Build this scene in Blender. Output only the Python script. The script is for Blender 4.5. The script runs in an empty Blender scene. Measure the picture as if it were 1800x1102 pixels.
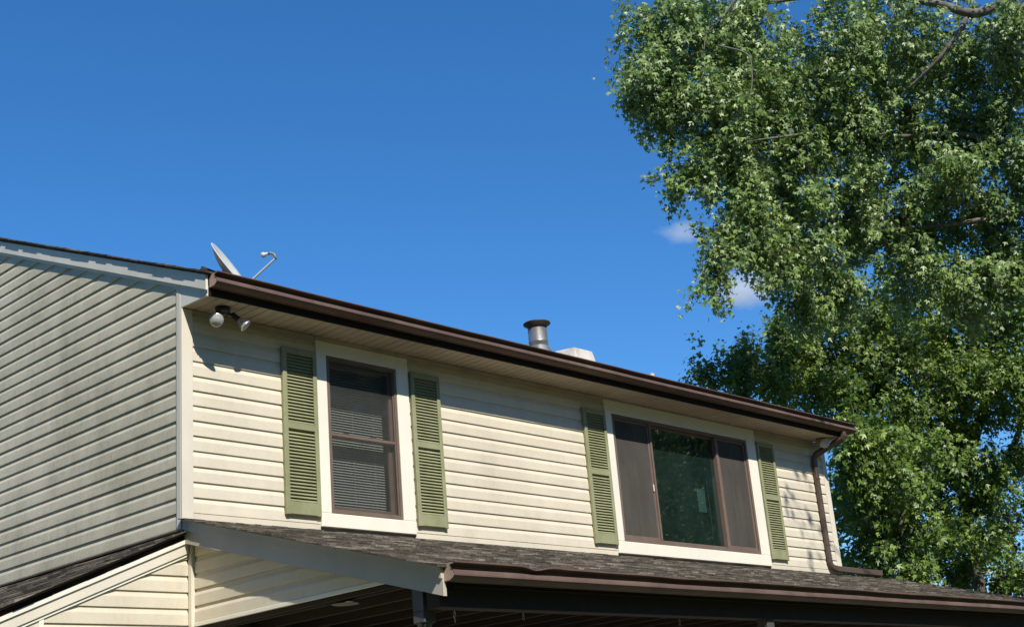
import bpy, bmesh, math, random
import numpy as np
from mathutils import Vector, Matrix

random.seed(7)
RNG = np.random.default_rng(11)
SC = bpy.context.scene
COL = SC.collection
R = math.radians

# ------------------------------------------------------------------ camera
CAM = Vector((-6.0194, -9.1023, -2.1567))
YAW, PITCH, ROLL, FPX = 0.83784, 0.32643, -0.08603, 2368.33
_f = Vector((math.sin(YAW) * math.cos(PITCH), math.cos(YAW) * math.cos(PITCH), math.sin(PITCH)))
_r0 = Vector((math.cos(YAW), -math.sin(YAW), 0))
_u0 = _r0.cross(_f)
C_R = _r0 * math.cos(ROLL) + _u0 * math.sin(ROLL)
C_U = C_R.cross(_f)
C_F = _f
cd = bpy.data.cameras.new('camera')
cam = bpy.data.objects.new('camera', cd)
COL.objects.link(cam)
m = Matrix((C_R, C_U, -C_F)).transposed().to_4x4()
m.translation = CAM
cam.matrix_world = m
cd.sensor_width = 36.0
cd.lens = FPX / 1800 * 36.0
cd.clip_start = 0.1
cd.clip_end = 5000
SC.camera = cam

# ------------------------------------------------------------------ light
SUN_DIR = Vector((-0.42, -1.0, 1.05)).normalized()      # towards the sun
W = bpy.data.worlds.new('World')
SC.world = W
W.use_nodes = True
wn = W.node_tree.nodes
wl = W.node_tree.links
wn.clear()
sky = wn.new('ShaderNodeTexSky')
sky.sky_type = 'NISHITA'
sky.sun_disc = False
sky.sun_elevation = math.asin(SUN_DIR.z)
sky.sun_rotation = math.atan2(SUN_DIR.x, SUN_DIR.y)
sky.altitude = 0
sky.air_density = 1.0
sky.dust_density = 0.0
sky.ozone_density = 8.5
bg = wn.new('ShaderNodeBackground')
bg.inputs['Strength'].default_value = 0.136
wo = wn.new('ShaderNodeOutputWorld')
hs = wn.new('ShaderNodeHueSaturation')
hs.inputs['Saturation'].default_value = 1.16
wl.new(sky.outputs[0], hs.inputs['Color'])
wl.new(hs.outputs[0], bg.inputs['Color'])
wl.new(bg.outputs[0], wo.inputs['Surface'])
sd = bpy.data.lights.new('sun', 'SUN')
sd.energy = 5.0
sd.angle = R(0.53)
sd.color = (1.0, 0.94, 0.84)
sun = bpy.data.objects.new('sun', sd)
COL.objects.link(sun)
sun.location = (-8, -20, 20)
sun.rotation_euler = (-SUN_DIR).to_track_quat('-Z', 'Y').to_euler()
SC.view_settings.view_transform = 'Standard'
SC.view_settings.look = 'None'
SC.view_settings.exposure = 0.22
SC.view_settings.gamma = 1.0
SC.view_settings.use_curve_mapping = False
SC.cycles.max_bounces = 8
SC.cycles.transparent_max_bounces = 16
SC.cycles.volume_bounces = 2
SC.cycles.use_denoising = True

G = -3.76            # ground level; z = 0 is the lowest siding line of the upper storey
EXP = 0.127          # siding exposure


def at(px, py, dist):
    """a point of the yard, given along a direction from the viewer and a horizontal distance"""
    d = C_F * FPX + C_R * (px - 900) - C_U * (py - 551)
    h = math.hypot(d.x, d.y)
    return CAM + d * (dist / h)


# ------------------------------------------------------------------ materials
def nmat(name):
    M = bpy.data.materials.new(name)
    M.use_nodes = True
    nt = M.node_tree
    nt.nodes.clear()
    out = nt.nodes.new('ShaderNodeOutputMaterial')
    b = nt.nodes.new('ShaderNodeBsdfPrincipled')
    nt.links.new(b.outputs[0], out.inputs['Surface'])
    return M, nt, b, out


def N(nt, t, **kw):
    n = nt.nodes.new(t)
    for k, v in kw.items():
        if k.startswith('i_'):
            n.inputs[k[2:].replace('_', ' ')].default_value = v
        else:
            setattr(n, k, v)
    return n


def pos_noise(nt, scale, detail=4, rough=0.6, stretch=(1, 1, 1), offset=(0, 0, 0)):
    g = N(nt, 'ShaderNodeNewGeometry')
    mp = N(nt, 'ShaderNodeMapping')
    mp.inputs['Scale'].default_value = stretch
    mp.inputs['Location'].default_value = offset
    nt.links.new(g.outputs['Position'], mp.inputs['Vector'])
    n = N(nt, 'ShaderNodeTexNoise')
    n.inputs['Scale'].default_value = scale
    n.inputs['Detail'].default_value = detail
    n.inputs['Roughness'].default_value = rough
    nt.links.new(mp.outputs[0], n.inputs['Vector'])
    return n.outputs['Fac']


def ramp(nt, fac, stops):
    r = N(nt, 'ShaderNodeValToRGB')
    e = r.color_ramp.elements
    while len(e) > 1:
        e.remove(e[-1])
    e[0].position, e[0].color = stops[0][0], (*stops[0][1], 1)
    for p, c in stops[1:]:
        k = e.new(p)
        k.color = (*c, 1)
    nt.links.new(fac, r.inputs['Fac'])
    return r.outputs['Color']


def mix(nt, a, b, fac, mode='MIX'):
    n = N(nt, 'ShaderNodeMix', data_type='RGBA', blend_type=mode)
    for sock, v in ((n.inputs['A'], a), (n.inputs['B'], b), (n.inputs['Factor'], fac)):
        if hasattr(v, 'links'):
            nt.links.new(v, sock)
        else:
            sock.default_value = (*v, 1) if isinstance(v, tuple) else v
    return n.outputs['Result']


def math_n(nt, op, a, b=0.0, clamp=False):
    n = N(nt, 'ShaderNodeMath', operation=op, use_clamp=clamp)
    for i, v in enumerate((a, b)):
        if hasattr(v, 'links'):
            nt.links.new(v, n.inputs[i])
        else:
            n.inputs[i].default_value = v
    return n.outputs[0]


def bump(nt, b, h, strength=0.3, dist=0.01):
    n = N(nt, 'ShaderNodeBump')
    n.inputs['Strength'].default_value = strength
    n.inputs['Distance'].default_value = dist
    nt.links.new(h, n.inputs['Height'])
    nt.links.new(n.outputs[0], b.inputs['Normal'])


def obj_rand(nt):
    oi = N(nt, 'ShaderNodeObjectInfo')
    g = N(nt, 'ShaderNodeNewGeometry')
    s = math_n(nt, 'ADD', oi.outputs['Random'], g.outputs['Random Per Island'])
    return math_n(nt, 'FRACT', s)


def simple(name, col, rough=0.6, var=0.12, scale=6.0, metal=0.0, bmp=0.0, spec=0.5, stretch=(1, 1, 1), dirt=None, dirt_amt=0.0, dirt_scale=2.0):
    M, nt, b, out = nmat(name)
    n = pos_noise(nt, scale, 5, 0.65, stretch)
    lo = tuple(c * (1 - var) for c in col)
    hi = tuple(min(1, c * (1 + var)) for c in col)
    c = ramp(nt, n, [(0.3, lo), (0.7, hi)])
    if dirt:
        d = pos_noise(nt, dirt_scale, 8, 0.7, (1, 1, 0.35), (3.1, 1.7, 0.4))
        f = N(nt, 'ShaderNodeMapRange')
        f.inputs[1].default_value = 0.48
        f.inputs[2].default_value = 0.78
        f.inputs[4].default_value = dirt_amt
        nt.links.new(d, f.inputs[0])
        c = mix(nt, c, dirt, f.outputs[0])
    nt.links.new(c, b.inputs['Base Color'])
    b.inputs['Roughness'].default_value = rough
    b.inputs['Metallic'].default_value = metal
    b.inputs['Specular IOR Level'].default_value = spec
    if bmp:
        bump(nt, b, pos_noise(nt, scale * 4, 4), bmp, 0.004)
    return M


def siding_mat(name, col, mildew, amt, streak=(0.8, 0.8, 0.8)):
    M, nt, b, out = nmat(name)
    r = obj_rand(nt)
    c = ramp(nt, r, [(0.0, tuple(x * 0.95 for x in col)), (1.0, tuple(min(1, x * 1.03) for x in col))])
    # large soft grime, vertical streaks, fine speckle of mildew
    big = pos_noise(nt, 0.9, 6, 0.6, (1, 1, 0.8))
    blot = pos_noise(nt, 3.2, 10, 0.75, (1, 1, 0.5), (4, 2, 1))
    fine = pos_noise(nt, 26, 6, 0.8, (1, 1, 0.6), (1, 7, 3))
    m1 = math_n(nt, 'MULTIPLY', big, blot)
    m2 = math_n(nt, 'MULTIPLY', m1, math_n(nt, 'ADD', fine, 0.45))
    mr = N(nt, 'ShaderNodeMapRange', clamp=True)
    mr.inputs[1].default_value = 0.16
    mr.inputs[2].default_value = 0.42
    mr.inputs[4].default_value = amt
    nt.links.new(m2, mr.inputs[0])
    c = mix(nt, c, mildew, mr.outputs[0])
    nt.links.new(c, b.inputs['Base Color'])
    b.inputs['Roughness'].default_value = 0.55
    b.inputs['Specular IOR Level'].default_value = 0.35
    w = pos_noise(nt, 2.2, 3, 0.5, (0.6, 0.6, 2.5))
    bump(nt, b, w, 0.35, 0.012)
    return M


M_FRONT = siding_mat('siding_cream', (0.69, 0.625, 0.490), (0.40, 0.37, 0.29), 0.45)
M_LEFT = siding_mat('siding_mildewed', (0.67, 0.615, 0.465), (0.29, 0.275, 0.165), 0.72)
M_TRIM = simple('trim_white', (0.80, 0.77, 0.655), 0.45, 0.03, 1.5, bmp=0.05, dirt=(0.5, 0.47, 0.38), dirt_amt=0.25)
M_RAKE = simple('rake_white', (0.74, 0.715, 0.63), 0.5, 0.05, 2, bmp=0.08, dirt=(0.3, 0.28, 0.22), dirt_amt=0.45)
M_RAKEP = simple('porch_rake_shaded', (0.50, 0.445, 0.365), 0.6, 0.06, 2, bmp=0.08, dirt=(0.26, 0.24, 0.20), dirt_amt=0.5)  # white board made greyer, its shade put into the colour
M_POST = simple('corner_cream', (0.70, 0.645, 0.53), 0.5, 0.04, 2, dirt=(0.35, 0.34, 0.27), dirt_amt=0.4)
M_SOFFIT = simple('soffit_tan', (0.47, 0.385, 0.295), 0.6, 0.08, 3, bmp=0.1, dirt=(0.2, 0.15, 0.1), dirt_amt=0.55)
M_BROWN = simple('frame_brown', (0.155, 0.108, 0.082), 0.5, 0.12, 8, dirt=(0.25, 0.2, 0.16), dirt_amt=0.4)
M_GUTTER = simple('gutter_brown', (0.112, 0.072, 0.060), 0.62, 0.2, 2.5, bmp=0.08, spec=0.25, dirt=(0.21, 0.15, 0.11), dirt_amt=0.7, dirt_scale=1.6)
M_GUTCAP = simple('gutter_cap_tan', (0.42, 0.30, 0.23), 0.55, 0.15, 20)
M_FASCIA = simple('fascia_brown', (0.026, 0.018, 0.014), 0.85, 0.15, 3, spec=0.12)
M_SHUT = simple('shutter_green', (0.255, 0.265, 0.140), 0.65, 0.16, 5, bmp=0.08, dirt=(0.40, 0.38, 0.26), dirt_amt=0.6, dirt_scale=4)
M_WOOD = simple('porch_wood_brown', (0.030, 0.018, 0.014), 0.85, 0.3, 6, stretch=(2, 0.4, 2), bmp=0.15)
M_DECK = simple('roof_deck', (0.12, 0.08, 0.06), 0.8, 0.2, 5)
M_POSTP = simple('porch_post_grey', (0.07, 0.07, 0.072), 0.6, 0.2, 8)
M_SPOUT = simple('downspout_brown', (0.088, 0.058, 0.046), 0.45, 0.2, 3, dirt=(0.2, 0.15, 0.11), dirt_amt=0.4)
M_BLACK = simple('black_plastic', (0.02, 0.02, 0.021), 0.45, 0.2, 10)
M_METAL = simple('galvanised', (0.50, 0.49, 0.46), 0.38, 0.25, 9, metal=0.85, bmp=0.08, stretch=(1, 1, 0.3), dirt=(0.10, 0.09, 0.075), dirt_amt=0.75, dirt_scale=6)
M_SOOT = simple('sooty_metal', (0.05, 0.045, 0.04), 0.6, 0.3, 12, metal=0.4)
M_DISH = simple('dish_grey', (0.47, 0.49, 0.48), 0.45, 0.06, 10)
M_INT = simple('interior_wall', (0.30, 0.28, 0.25), 0.9, 0.05, 2)
M_BLIND = simple('blind_slat', (0.70, 0.71, 0.67), 0.5, 0.04, 5)
M_DARKFAB = simple('curtain_brown', (0.20, 0.175, 0.15), 0.9, 0.15, 3, stretch=(9, 9, 0.4))
M_WALLLOW = simple('lower_wall', (0.45, 0.40, 0.31), 0.6, 0.08, 2)
M_CONC = simple('porch_floor', (0.30, 0.29, 0.27), 0.85, 0.12, 3)
M_CHAIN = simple('steel_hook', (0.35, 0.33, 0.30), 0.4, 0.2, 20, metal=0.8)
M_PAPER = simple('pale_paper', (0.12, 0.20, 0.20), 0.7, 0.08, 14)


def shingle_mat():
    M, nt, b, out = nmat('asphalt_shingle')
    r = obj_rand(nt)
    c = ramp(nt, r, [(0.0, (0.062, 0.055, 0.046)), (0.4, (0.092, 0.083, 0.070)), (0.7, (0.132, 0.120, 0.102)), (0.9, (0.18, 0.166, 0.144)), (1.0, (0.24, 0.222, 0.195))])
    g = pos_noise(nt, 60, 6, 0.85)
    gs = pos_noise(nt, 11, 8, 0.8, (1, 0.5, 1))
    c = mix(nt, c, ramp(nt, g, [(0.3, (0.35, 0.33, 0.31)), (0.7, (1.5, 1.47, 1.42))]), 1.0, 'MULTIPLY')
    c = mix(nt, c, ramp(nt, gs, [(0.36, (0.6, 0.6, 0.58)), (0.5, (0.97, 0.96, 0.94)), (0.66, (1.5, 1.46, 1.40))]), 1.0, 'MULTIPLY')
    nt.links.new(c, b.inputs['Base Color'])
    b.inputs['Roughness'].default_value = 0.95
    b.inputs['Specular IOR Level'].default_value = 0.15
    bump(nt, b, g, 0.6, 0.006)
    return M


M_SHING = shingle_mat()


def glass_mat(name, tint, dust=(0.3, 0.33, 0.32), cover=0.03, refl=1.0):
    """thin window pane: mirrors more at a slant, the rest passes straight through, tinted, with a film of dust"""
    M = bpy.data.materials.new(name)
    M.use_nodes = True
    nt = M.node_tree
    nt.nodes.clear()
    out = nt.nodes.new('ShaderNodeOutputMaterial')
    lw = N(nt, 'ShaderNodeLayerWeight')
    lw.inputs['Blend'].default_value = 0.5
    f5 = math_n(nt, 'POWER', lw.outputs['Facing'], 5.0)
    f2 = math_n(nt, 'ADD', math_n(nt, 'MULTIPLY', f5, 0.85), 0.085 * refl, True)
    tr = N(nt, 'ShaderNodeBsdfTransparent')
    tr.inputs['Color'].default_value = (*tint, 1)
    gl = N(nt, 'ShaderNodeBsdfGlossy')
    gl.inputs['Roughness'].default_value = 0.015
    w = pos_noise(nt, 1.1, 2, 0.4)
    bp_ = N(nt, 'ShaderNodeBump')
    bp_.inputs['Strength'].default_value = 0.05
    bp_.inputs['Distance'].default_value = 0.01
    nt.links.new(w, bp_.inputs['Height'])
    nt.links.new(bp_.outputs[0], gl.inputs['Normal'])
    ms = N(nt, 'ShaderNodeMixShader')
    nt.links.new(f2, ms.inputs[0])
    nt.links.new(tr.outputs[0], ms.inputs[1])
    nt.links.new(gl.outputs[0], ms.inputs[2])
    df = N(nt, 'ShaderNodeBsdfDiffuse')
    df.inputs['Color'].default_value = (*dust, 1)
    dn = pos_noise(nt, 2.4, 7, 0.65, (1, 1, 0.5))
    mr = N(nt, 'ShaderNodeMapRange')
    mr.inputs[1].default_value = 0.3
    mr.inputs[2].default_value = 0.75
    mr.inputs[3].default_value = cover * 0.5
    mr.inputs[4].default_value = cover * 1.6
    nt.links.new(dn, mr.inputs[0])
    m2_ = N(nt, 'ShaderNodeMixShader')
    nt.links.new(mr.outputs[0], m2_.inputs[0])
    nt.links.new(ms.outputs[0], m2_.inputs[1])
    nt.links.new(df.outputs[0], m2_.inputs[2])
    nt.links.new(m2_.outputs[0], out.inputs['Surface'])
    return M


def screen_mat(name, col, cover):
    """insect mesh: threads too fine to see, so part thread colour and part open"""
    M = bpy.data.materials.new(name)
    M.use_nodes = True
    nt = M.node_tree
    nt.nodes.clear()
    out = nt.nodes.new('ShaderNodeOutputMaterial')
    n = pos_noise(nt, 3.0, 7, 0.65, (1, 1, 0.4))
    cc = ramp(nt, n, [(0.3, tuple(c * 0.8 for c in col)), (0.75, tuple(c * 1.25 for c in col))])
    df = N(nt, 'ShaderNodeBsdfDiffuse')
    nt.links.new(cc, df.inputs['Color'])
    tr = N(nt, 'ShaderNodeBsdfTransparent')
    ms = N(nt, 'ShaderNodeMixShader')
    ms.inputs[0].default_value = cover
    nt.links.new(tr.outputs[0], ms.inputs[1])
    nt.links.new(df.outputs[0], ms.inputs[2])
    nt.links.new(ms.outputs[0], out.inputs['Surface'])
    return M


M_GLASS = glass_mat('window_glass', (0.74, 0.78, 0.76))
M_GLASSD = glass_mat('window_glass_wide', (0.42, 0.52, 0.50), (0.18, 0.38, 0.35), 0.042, 1.7)
M_SCREEN = screen_mat('insect_screen', (0.085, 0.088, 0.08), 0.34)
M_SCREENB = screen_mat('insect_screen_brown', (0.100, 0.092, 0.082), 0.72)


def leaf_mat(name, top, under, trans):
    M, nt, b, out = nmat(name)
    g = N(nt, 'ShaderNodeNewGeometry')
    r = g.outputs['Random Per Island']
    hi = tuple(min(1, c * k) for c, k in zip(top, (1.75, 1.45, 1.15)))
    lo = tuple(c * 0.55 for c in top)
    c1 = ramp(nt, r, [(0.0, lo), (0.55, top), (1.0, hi)])
    c2 = mix(nt, c1, under, g.outputs['Backfacing'])
    nt.links.new(c2, b.inputs['Base Color'])
    b.inputs['Roughness'].default_value = 0.42
    b.inputs['Specular IOR Level'].default_value = 0.5
    tl = N(nt, 'ShaderNodeBsdfTranslucent')
    tc = mix(nt, c1, trans, 0.5)
    nt.links.new(tc, tl.inputs['Color'])
    ms = N(nt, 'ShaderNodeMixShader')
    ms.inputs[0].default_value = 0.24
    nt.links.new(b.outputs[0], ms.inputs[1])
    nt.links.new(tl.outputs[0], ms.inputs[2])
    nt.links.new(ms.outputs[0], out.inputs['Surface'])
    return M


M_LEAF_A = leaf_mat('silver_maple_leaf', (0.170, 0.272, 0.078), (0.38, 0.46, 0.31), (0.36, 0.52, 0.05))
M_LEAF_B = leaf_mat('maple_leaf_green', (0.130, 0.220, 0.040), (0.18, 0.25, 0.09), (0.28, 0.46, 0.03))
M_BARK = simple('bark_grey', (0.15, 0.135, 0.115), 0.95, 0.5, 9, bmp=0.6, stretch=(1, 1, 0.3))
M_BARKD = simple('bark_dark', (0.085, 0.072, 0.06), 0.9, 0.4, 9, bmp=0.6, stretch=(1, 1, 0.3))


def grass_mat():
    M, nt, b, out = nmat('lawn')
    c = ramp(nt, pos_noise(nt, 3, 9, 0.75), [(0.3, (0.045, 0.07, 0.02)), (0.5, (0.075, 0.105, 0.03)), (0.7, (0.12, 0.13, 0.05))])
    nt.links.new(c, b.inputs['Base Color'])
    b.inputs['Roughness'].default_value = 0.95
    bump(nt, b, pos_noise(nt, 40, 6, 0.8), 0.8, 0.03)
    return M


M_GRASS = grass_mat()


# ------------------------------------------------------------------ builders
class MB:
    def __init__(s):
        s.v, s.f = [], []

    def add(s, vs, fs):
        o = len(s.v)
        s.v += [tuple(p) for p in vs]
        s.f += [tuple(i + o for i in f) for f in fs]
        return s

    def box(s, x0, x1, y0, y1, z0, z1, ch=0.0):
        """box with its edges chamfered by ch"""
        if ch <= 0:
            vs = [(x, y, z) for z in (z0, z1) for y in (y0, y1) for x in (x0, x1)]
            fs = [(0, 2, 3, 1), (4, 5, 7, 6), (0, 1, 5, 4), (2, 6, 7, 3), (0, 4, 6, 2), (1, 3, 7, 5)]
            return s.add(vs, fs)
        bm = bmesh.new()
        bmesh.ops.create_cube(bm, size=1.0)
        for v in bm.verts:
            v.co = Vector((x0 if v.co.x < 0 else x1, y0 if v.co.y < 0 else y1, z0 if v.co.z < 0 else z1))
        bmesh.ops.bevel(bm, geom=list(bm.edges), offset=ch, segments=1, affect='EDGES')
        bm.verts.index_update()
        vs = [v.co.copy() for v in bm.verts]
        fs = [[v.index for v in f.verts] for f in bm.faces]
        bm.free()
        return s.add(vs, fs)

    def prism(s, poly, fn0, fn1):
        """closed polygon poly mapped by fn0 and fn1 to its two ends"""
        n = len(poly)
        a = [fn0(p) for p in poly]
        b = [fn1(p) for p in poly]
        fs = [tuple(range(n))[::-1], tuple(range(n, 2 * n))]
        fs += [(i, (i + 1) % n, n + (i + 1) % n, n + i) for i in range(n)]
        return s.add(a + b, fs)

    def strip(s, rows):
        """rows of equal length joined by quads"""
        n = len(rows[0])
        vs = [p for r in rows for p in r]
        fs = []
        for i in range(len(rows) - 1):
            for j in range(n - 1):
                fs.append((i * n + j, i * n + j + 1, (i + 1) * n + j + 1, (i + 1) * n + j))
        return s.add(vs, fs)

    def tube(s, pts, rad, seg=8, cap=True, squash=None):
        pts = [Vector(p) for p in pts]
        if not hasattr(rad, '__len__'):
            rad = [rad] * len(pts)
        rings = []
        ref = Vector((0, 0, 1))
        for i, p in enumerate(pts):
            t = (pts[min(i + 1, len(pts) - 1)] - pts[max(i - 1, 0)]).normalized()
            if abs(t.dot(ref)) > 0.95:
                ref = Vector((1, 0, 0)) if abs(t.x) < 0.9 else Vector((0, 1, 0))
            a = ref.cross(t).normalized()
            b = t.cross(a)
            ref = b
            rings.append([p + (a * math.cos(k * 2 * math.pi / seg) + b * math.sin(k * 2 * math.pi / seg)) * rad[i] for k in range(seg)])
        vs = [q for r in rings for q in r]
        fs = []
        for i in range(len(rings) - 1):
            for k in range(seg):
                fs.append((i * seg + k, i * seg + (k + 1) % seg, (i + 1) * seg + (k + 1) % seg, (i + 1) * seg + k))
        if cap:
            fs.append(tuple(range(seg))[::-1])
            fs.append(tuple(range((len(rings) - 1) * seg, len(rings) * seg)))
        return s.add(vs, fs)

    def lathe(s, prof, origin, axis, seg=24):
        """profile (radius, along) turned about an axis"""
        ax = Vector(axis).normalized()
        a = ax.orthogonal().normalized()
        b = ax.cross(a)
        o = Vector(origin)
        rows = []
        for r, t in prof:
            rows.append([o + ax * t + (a * math.cos(k * 2 * math.pi / seg) + b * math.sin(k * 2 * math.pi / seg)) * r for k in range(seg + 1)])
        return s.strip(rows)

    def build(s, name, mat, parent=None, smooth=False, loc=None, solid=None):
        me = bpy.data.meshes.new(name)
        me.from_pydata(s.v, [], s.f)
        bm = bmesh.new()
        bm.from_mesh(me)
        bmesh.ops.remove_doubles(bm, verts=bm.verts, dist=1e-6)
        bmesh.ops.recalc_face_normals(bm, faces=bm.faces)
        bm.to_mesh(me)
        bm.free()
        me.materials.append(mat)
        if smooth:
            me.polygons.foreach_set('use_smooth', [True] * len(me.polygons))
        o = place(me, name, parent, loc)
        if solid:
            md = o.modifiers.new('thickness', 'SOLIDIFY')
            md.thickness = solid
            md.offset = 0
        return o


def place(me, name, parent=None, loc=None):
    o = bpy.data.objects.new(name, me)
    COL.objects.link(o)
    if parent is not None:
        o.parent = parent
        base = WORLD.get(parent.name, Vector((0, 0, 0)))
    else:
        base = Vector((0, 0, 0))
    w = Vector(loc) if loc is not None else Vector((0, 0, 0))
    o.location = w - base
    WORLD[o.name] = w
    return o


WORLD = {}


def thing(name, label, cat, loc, group=None):
    o = bpy.data.objects.new(name, None)
    COL.objects.link(o)
    o.location = loc
    o.empty_display_size = 0.2
    WORLD[o.name] = Vector(loc)
    return tag(o, label, cat, group)


def tag(o, label=None, cat=None, group=None, kind=None):
    if label: o['label'] = label
    if cat: o['category'] = cat
    if group: o['group'] = group
    if kind: o['kind'] = kind
    return o


# ------------------------------------------------------------------ ground
gm = MB()
gm.add([(-400, -400, G), (400, -400, G), (400, 400, G), (-400, 400, G)], [(0, 1, 2, 3)])
tag(gm.build('ground', M_GRASS), kind='structure')

# ------------------------------------------------------------------ house
HOUSE = thing('house', 'cream vinyl sided two storey house with green shutters and brown gutters', 'house', (0, 0, G))
HW = 10.13           # length of the front
HD = 8.0             # depth
SOF = 1.712          # soffit height
OV = 0.38            # eave overhang
PITCH_R = 0.42


def zr(y):           # top of the main roof along the gable
    yy = y if y <= HD / 2 else HD - y
    return 2.077 + PITCH_R * yy


# ---- sheathing with window openings
W1 = (1.495, 2.335, 0.100, 1.543)
W2 = (5.565, 8.235, 0.105, 1.538)
fw = MB()
Y0, Y1 = 0.004, 0.10
for a, b in ((0.0, W1[0]), (W1[1], W2[0]), (W2[1], HW)):
    fw.box(a, b, Y0, Y1, -0.35, SOF - 0.004)
for w in (W1, W2):
    fw.box(w[0], w[1], Y0, Y1, -0.35, w[2])
    fw.box(w[0], w[1], Y0, Y1, w[3], SOF - 0.004)
FRONT = fw.build('front_wall', M_INT, HOUSE)

gw = MB()
gable = [(0.11, -0.35), (HD - 0.11, -0.35), (HD - 0.11, zr(HD - 0.11) - 0.2), (HD / 2, zr(HD / 2) - 0.2), (0.11, zr(0.11) - 0.2)]
gw.prism(gable, lambda p: (0.004, p[0], p[1]), lambda p: (0.10, p[0], p[1]))
GABLE = gw.build('gable_wall', M_INT, HOUSE)
rw = MB()
rw.prism(gable, lambda p: (HW - 0.10, p[0], p[1]), lambda p: (HW - 0.0, p[0], p[1]))
rw.build('gable_wall', M_LEFT, HOUSE)
bw = MB()
bw.box(0.0, HW, HD - 0.1, HD, -0.35, SOF + 0.2)
bw.build('back_wall', M_FRONT, HOUSE)
flo = MB()
flo.box(0.12, HW - 0.12, 0.12, HD - 0.12, -0.34, -0.28)
flo.box(0.12, HW - 0.12, 0.12, HD - 0.12, 1.78, 1.80)
flo.box(3.9, 3.98, 0.12, HD - 0.12, -0.27, 1.77)
flo.box(0.12, HW - 0.12, 3.4, 3.48, -0.27, 1.77)
flo.build('interior_partition', M_INT, HOUSE)
low = MB()
low.box(0.10, HW, 0.006, 0.20, G, -0.352)
low.box(0.10, 0.3, 0.21, HD, G, -0.352)
low.box(HW - 0.2, HW, 0.21, HD, G, -0.352)
low.box(0.31, HW - 0.21, HD - 0.2, HD, G, -0.352)
LOWER = low.build('lower_wall', M_WALLLOW, HOUSE)

# ---- siding planks, dutch lap profile: (out, up)
PROF = [(0.0, 0.0), (0.0145, 0.0), (0.0155, 0.003), (0.0152, 0.045), (0.0148, 0.080), (0.0130, 0.087), (0.0085, 0.099), (0.0045, 0.111), (0.0015, EXP + 0.006), (0.0, EXP + 0.006)]


def plank(parent, to3, a0, a1, z0, mat, top=EXP):
    """a0, a1: ends along the wall, numbers or functions of z; to3(along, out, z)"""
    jz = random.uniform(-0.0012, 0.0012)
    jo = random.uniform(0, 0.0018)
    pr = [(o + jo if o > 0.001 else o, min(u, top)) for o, u in PROF]
    f0 = a0 if callable(a0) else (lambda z: a0)
    f1 = a1 if callable(a1) else (lambda z: a1)
    mb = MB()
    mb.prism(pr, lambda p: to3(f0(z0 + p[1]), p[0], z0 + p[1] + jz), lambda p: to3(f1(z0 + p[1]), p[0], z0 + p[1] + jz))
    return mb.build('siding_plank', mat, parent)


front3 = lambda a, o, z: (a, 0.002 - o, z)
gable3 = lambda a, o, z: (0.002 - o, a, z)
FR = 1.648                                             # bottom of the frieze channel
for k in range(-1, 13):
    z0 = k * EXP
    top = EXP + 0.006 if z0 + EXP < FR else FR + 0.01 - z0
    if k == -1:
        continue
    for a, b in ((0.088, 1.377), (2.492, 5.448), (8.432, 10.045)):
        if b - a > 2 and k % 3 == 1:
            cut = random.uniform(a + 0.7, b - 0.7)
            plank(FRONT, front3, a, cut, z0, M_FRONT, top)
            plank(FRONT, front3, cut + 0.0008, b, z0, M_FRONT, top)
        else:
            plank(FRONT, front3, a, b, z0, M_FRONT, top)
for k in range(-1, 30):
    z0 = k * EXP
    ymin = 0.05
    def yl(z):
        return max(0.05, (z - 2.077 + 0.155) / PITCH_R)
    def yh(z):
        return min(HD - 0.05, HD - (z - 2.077 + 0.155) / PITCH_R)
    if yl(z0 + EXP) >= HD / 2:
        break
    if z0 + EXP > 2.0:
        plank(GABLE, gable3, yl, yh, z0, M_LEFT)
    else:
        j = random.choice((2.1, 2.7, 3.3, 4.4, 5.1))
        plank(GABLE, gable3, yl, j, z0, M_LEFT)
        plank(GABLE, gable3, j + 0.001, yh, z0, M_LEFT)

for k in range(22):
    plank(LOWER, lambda a, o, z: (a, 0.005 - o, z), 0.14, HW - 0.02, -0.945 - (k + 1) * EXP, M_FRONT)

# starter strips and channels
for a, b in ((0.088, 1.377), (2.492, 5.448), (8.432, 10.045)):
    st = MB()
    st.box(a, b, -0.017, 0.0, -0.055, -0.006, 0.002)
    st.build('starter_strip', M_FRONT, FRONT)
sg = MB()
sg.box(-0.016, 0.0, 0.05, HD, -0.160, -0.131, 0.002)
sg.build('starter_strip', M_LEFT, GABLE)
for a, b in ((0.088, 1.375), (2.494, 5.446), (8.434, 10.045)):
    fz = MB()
    fz.box(a, b, -0.024, 0.0, FR, SOF - 0.001, 0.003)
    fz.box(a, b, -0.030, -0.0245, FR - 0.004, FR + 0.012, 0.001)
    fz.build('frieze_channel', M_SOFFIT, FRONT)
for a, b, z in ((1.376, 2.493, 1.672), (5.447, 8.433, 1.692)):
    fz = MB()
    fz.box(a, b, -0.03, 0.0, z, SOF - 0.001, 0.003)
    fz.build('frieze_channel', M_SOFFIT, FRONT)

# corner posts
cp = MB()
cp.box(-0.022, 0.086, -0.022, -0.0005, -0.06, SOF - 0.002, 0.003)
cp.box(-0.022, -0.0005, 0.0, 0.060, -0.16, 1.93, 0.003)
cp.build('corner_post', M_POST, HOUSE)
cp = MB()
cp.box(10.047, HW + 0.022, -0.022, -0.0005, -0.06, SOF - 0.002, 0.003)
cp.box(HW + 0.0005, HW + 0.022, 0.0, 0.085, -0.16, 1.93, 0.003)
cp.build('corner_post', M_POST, HOUSE)

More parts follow.
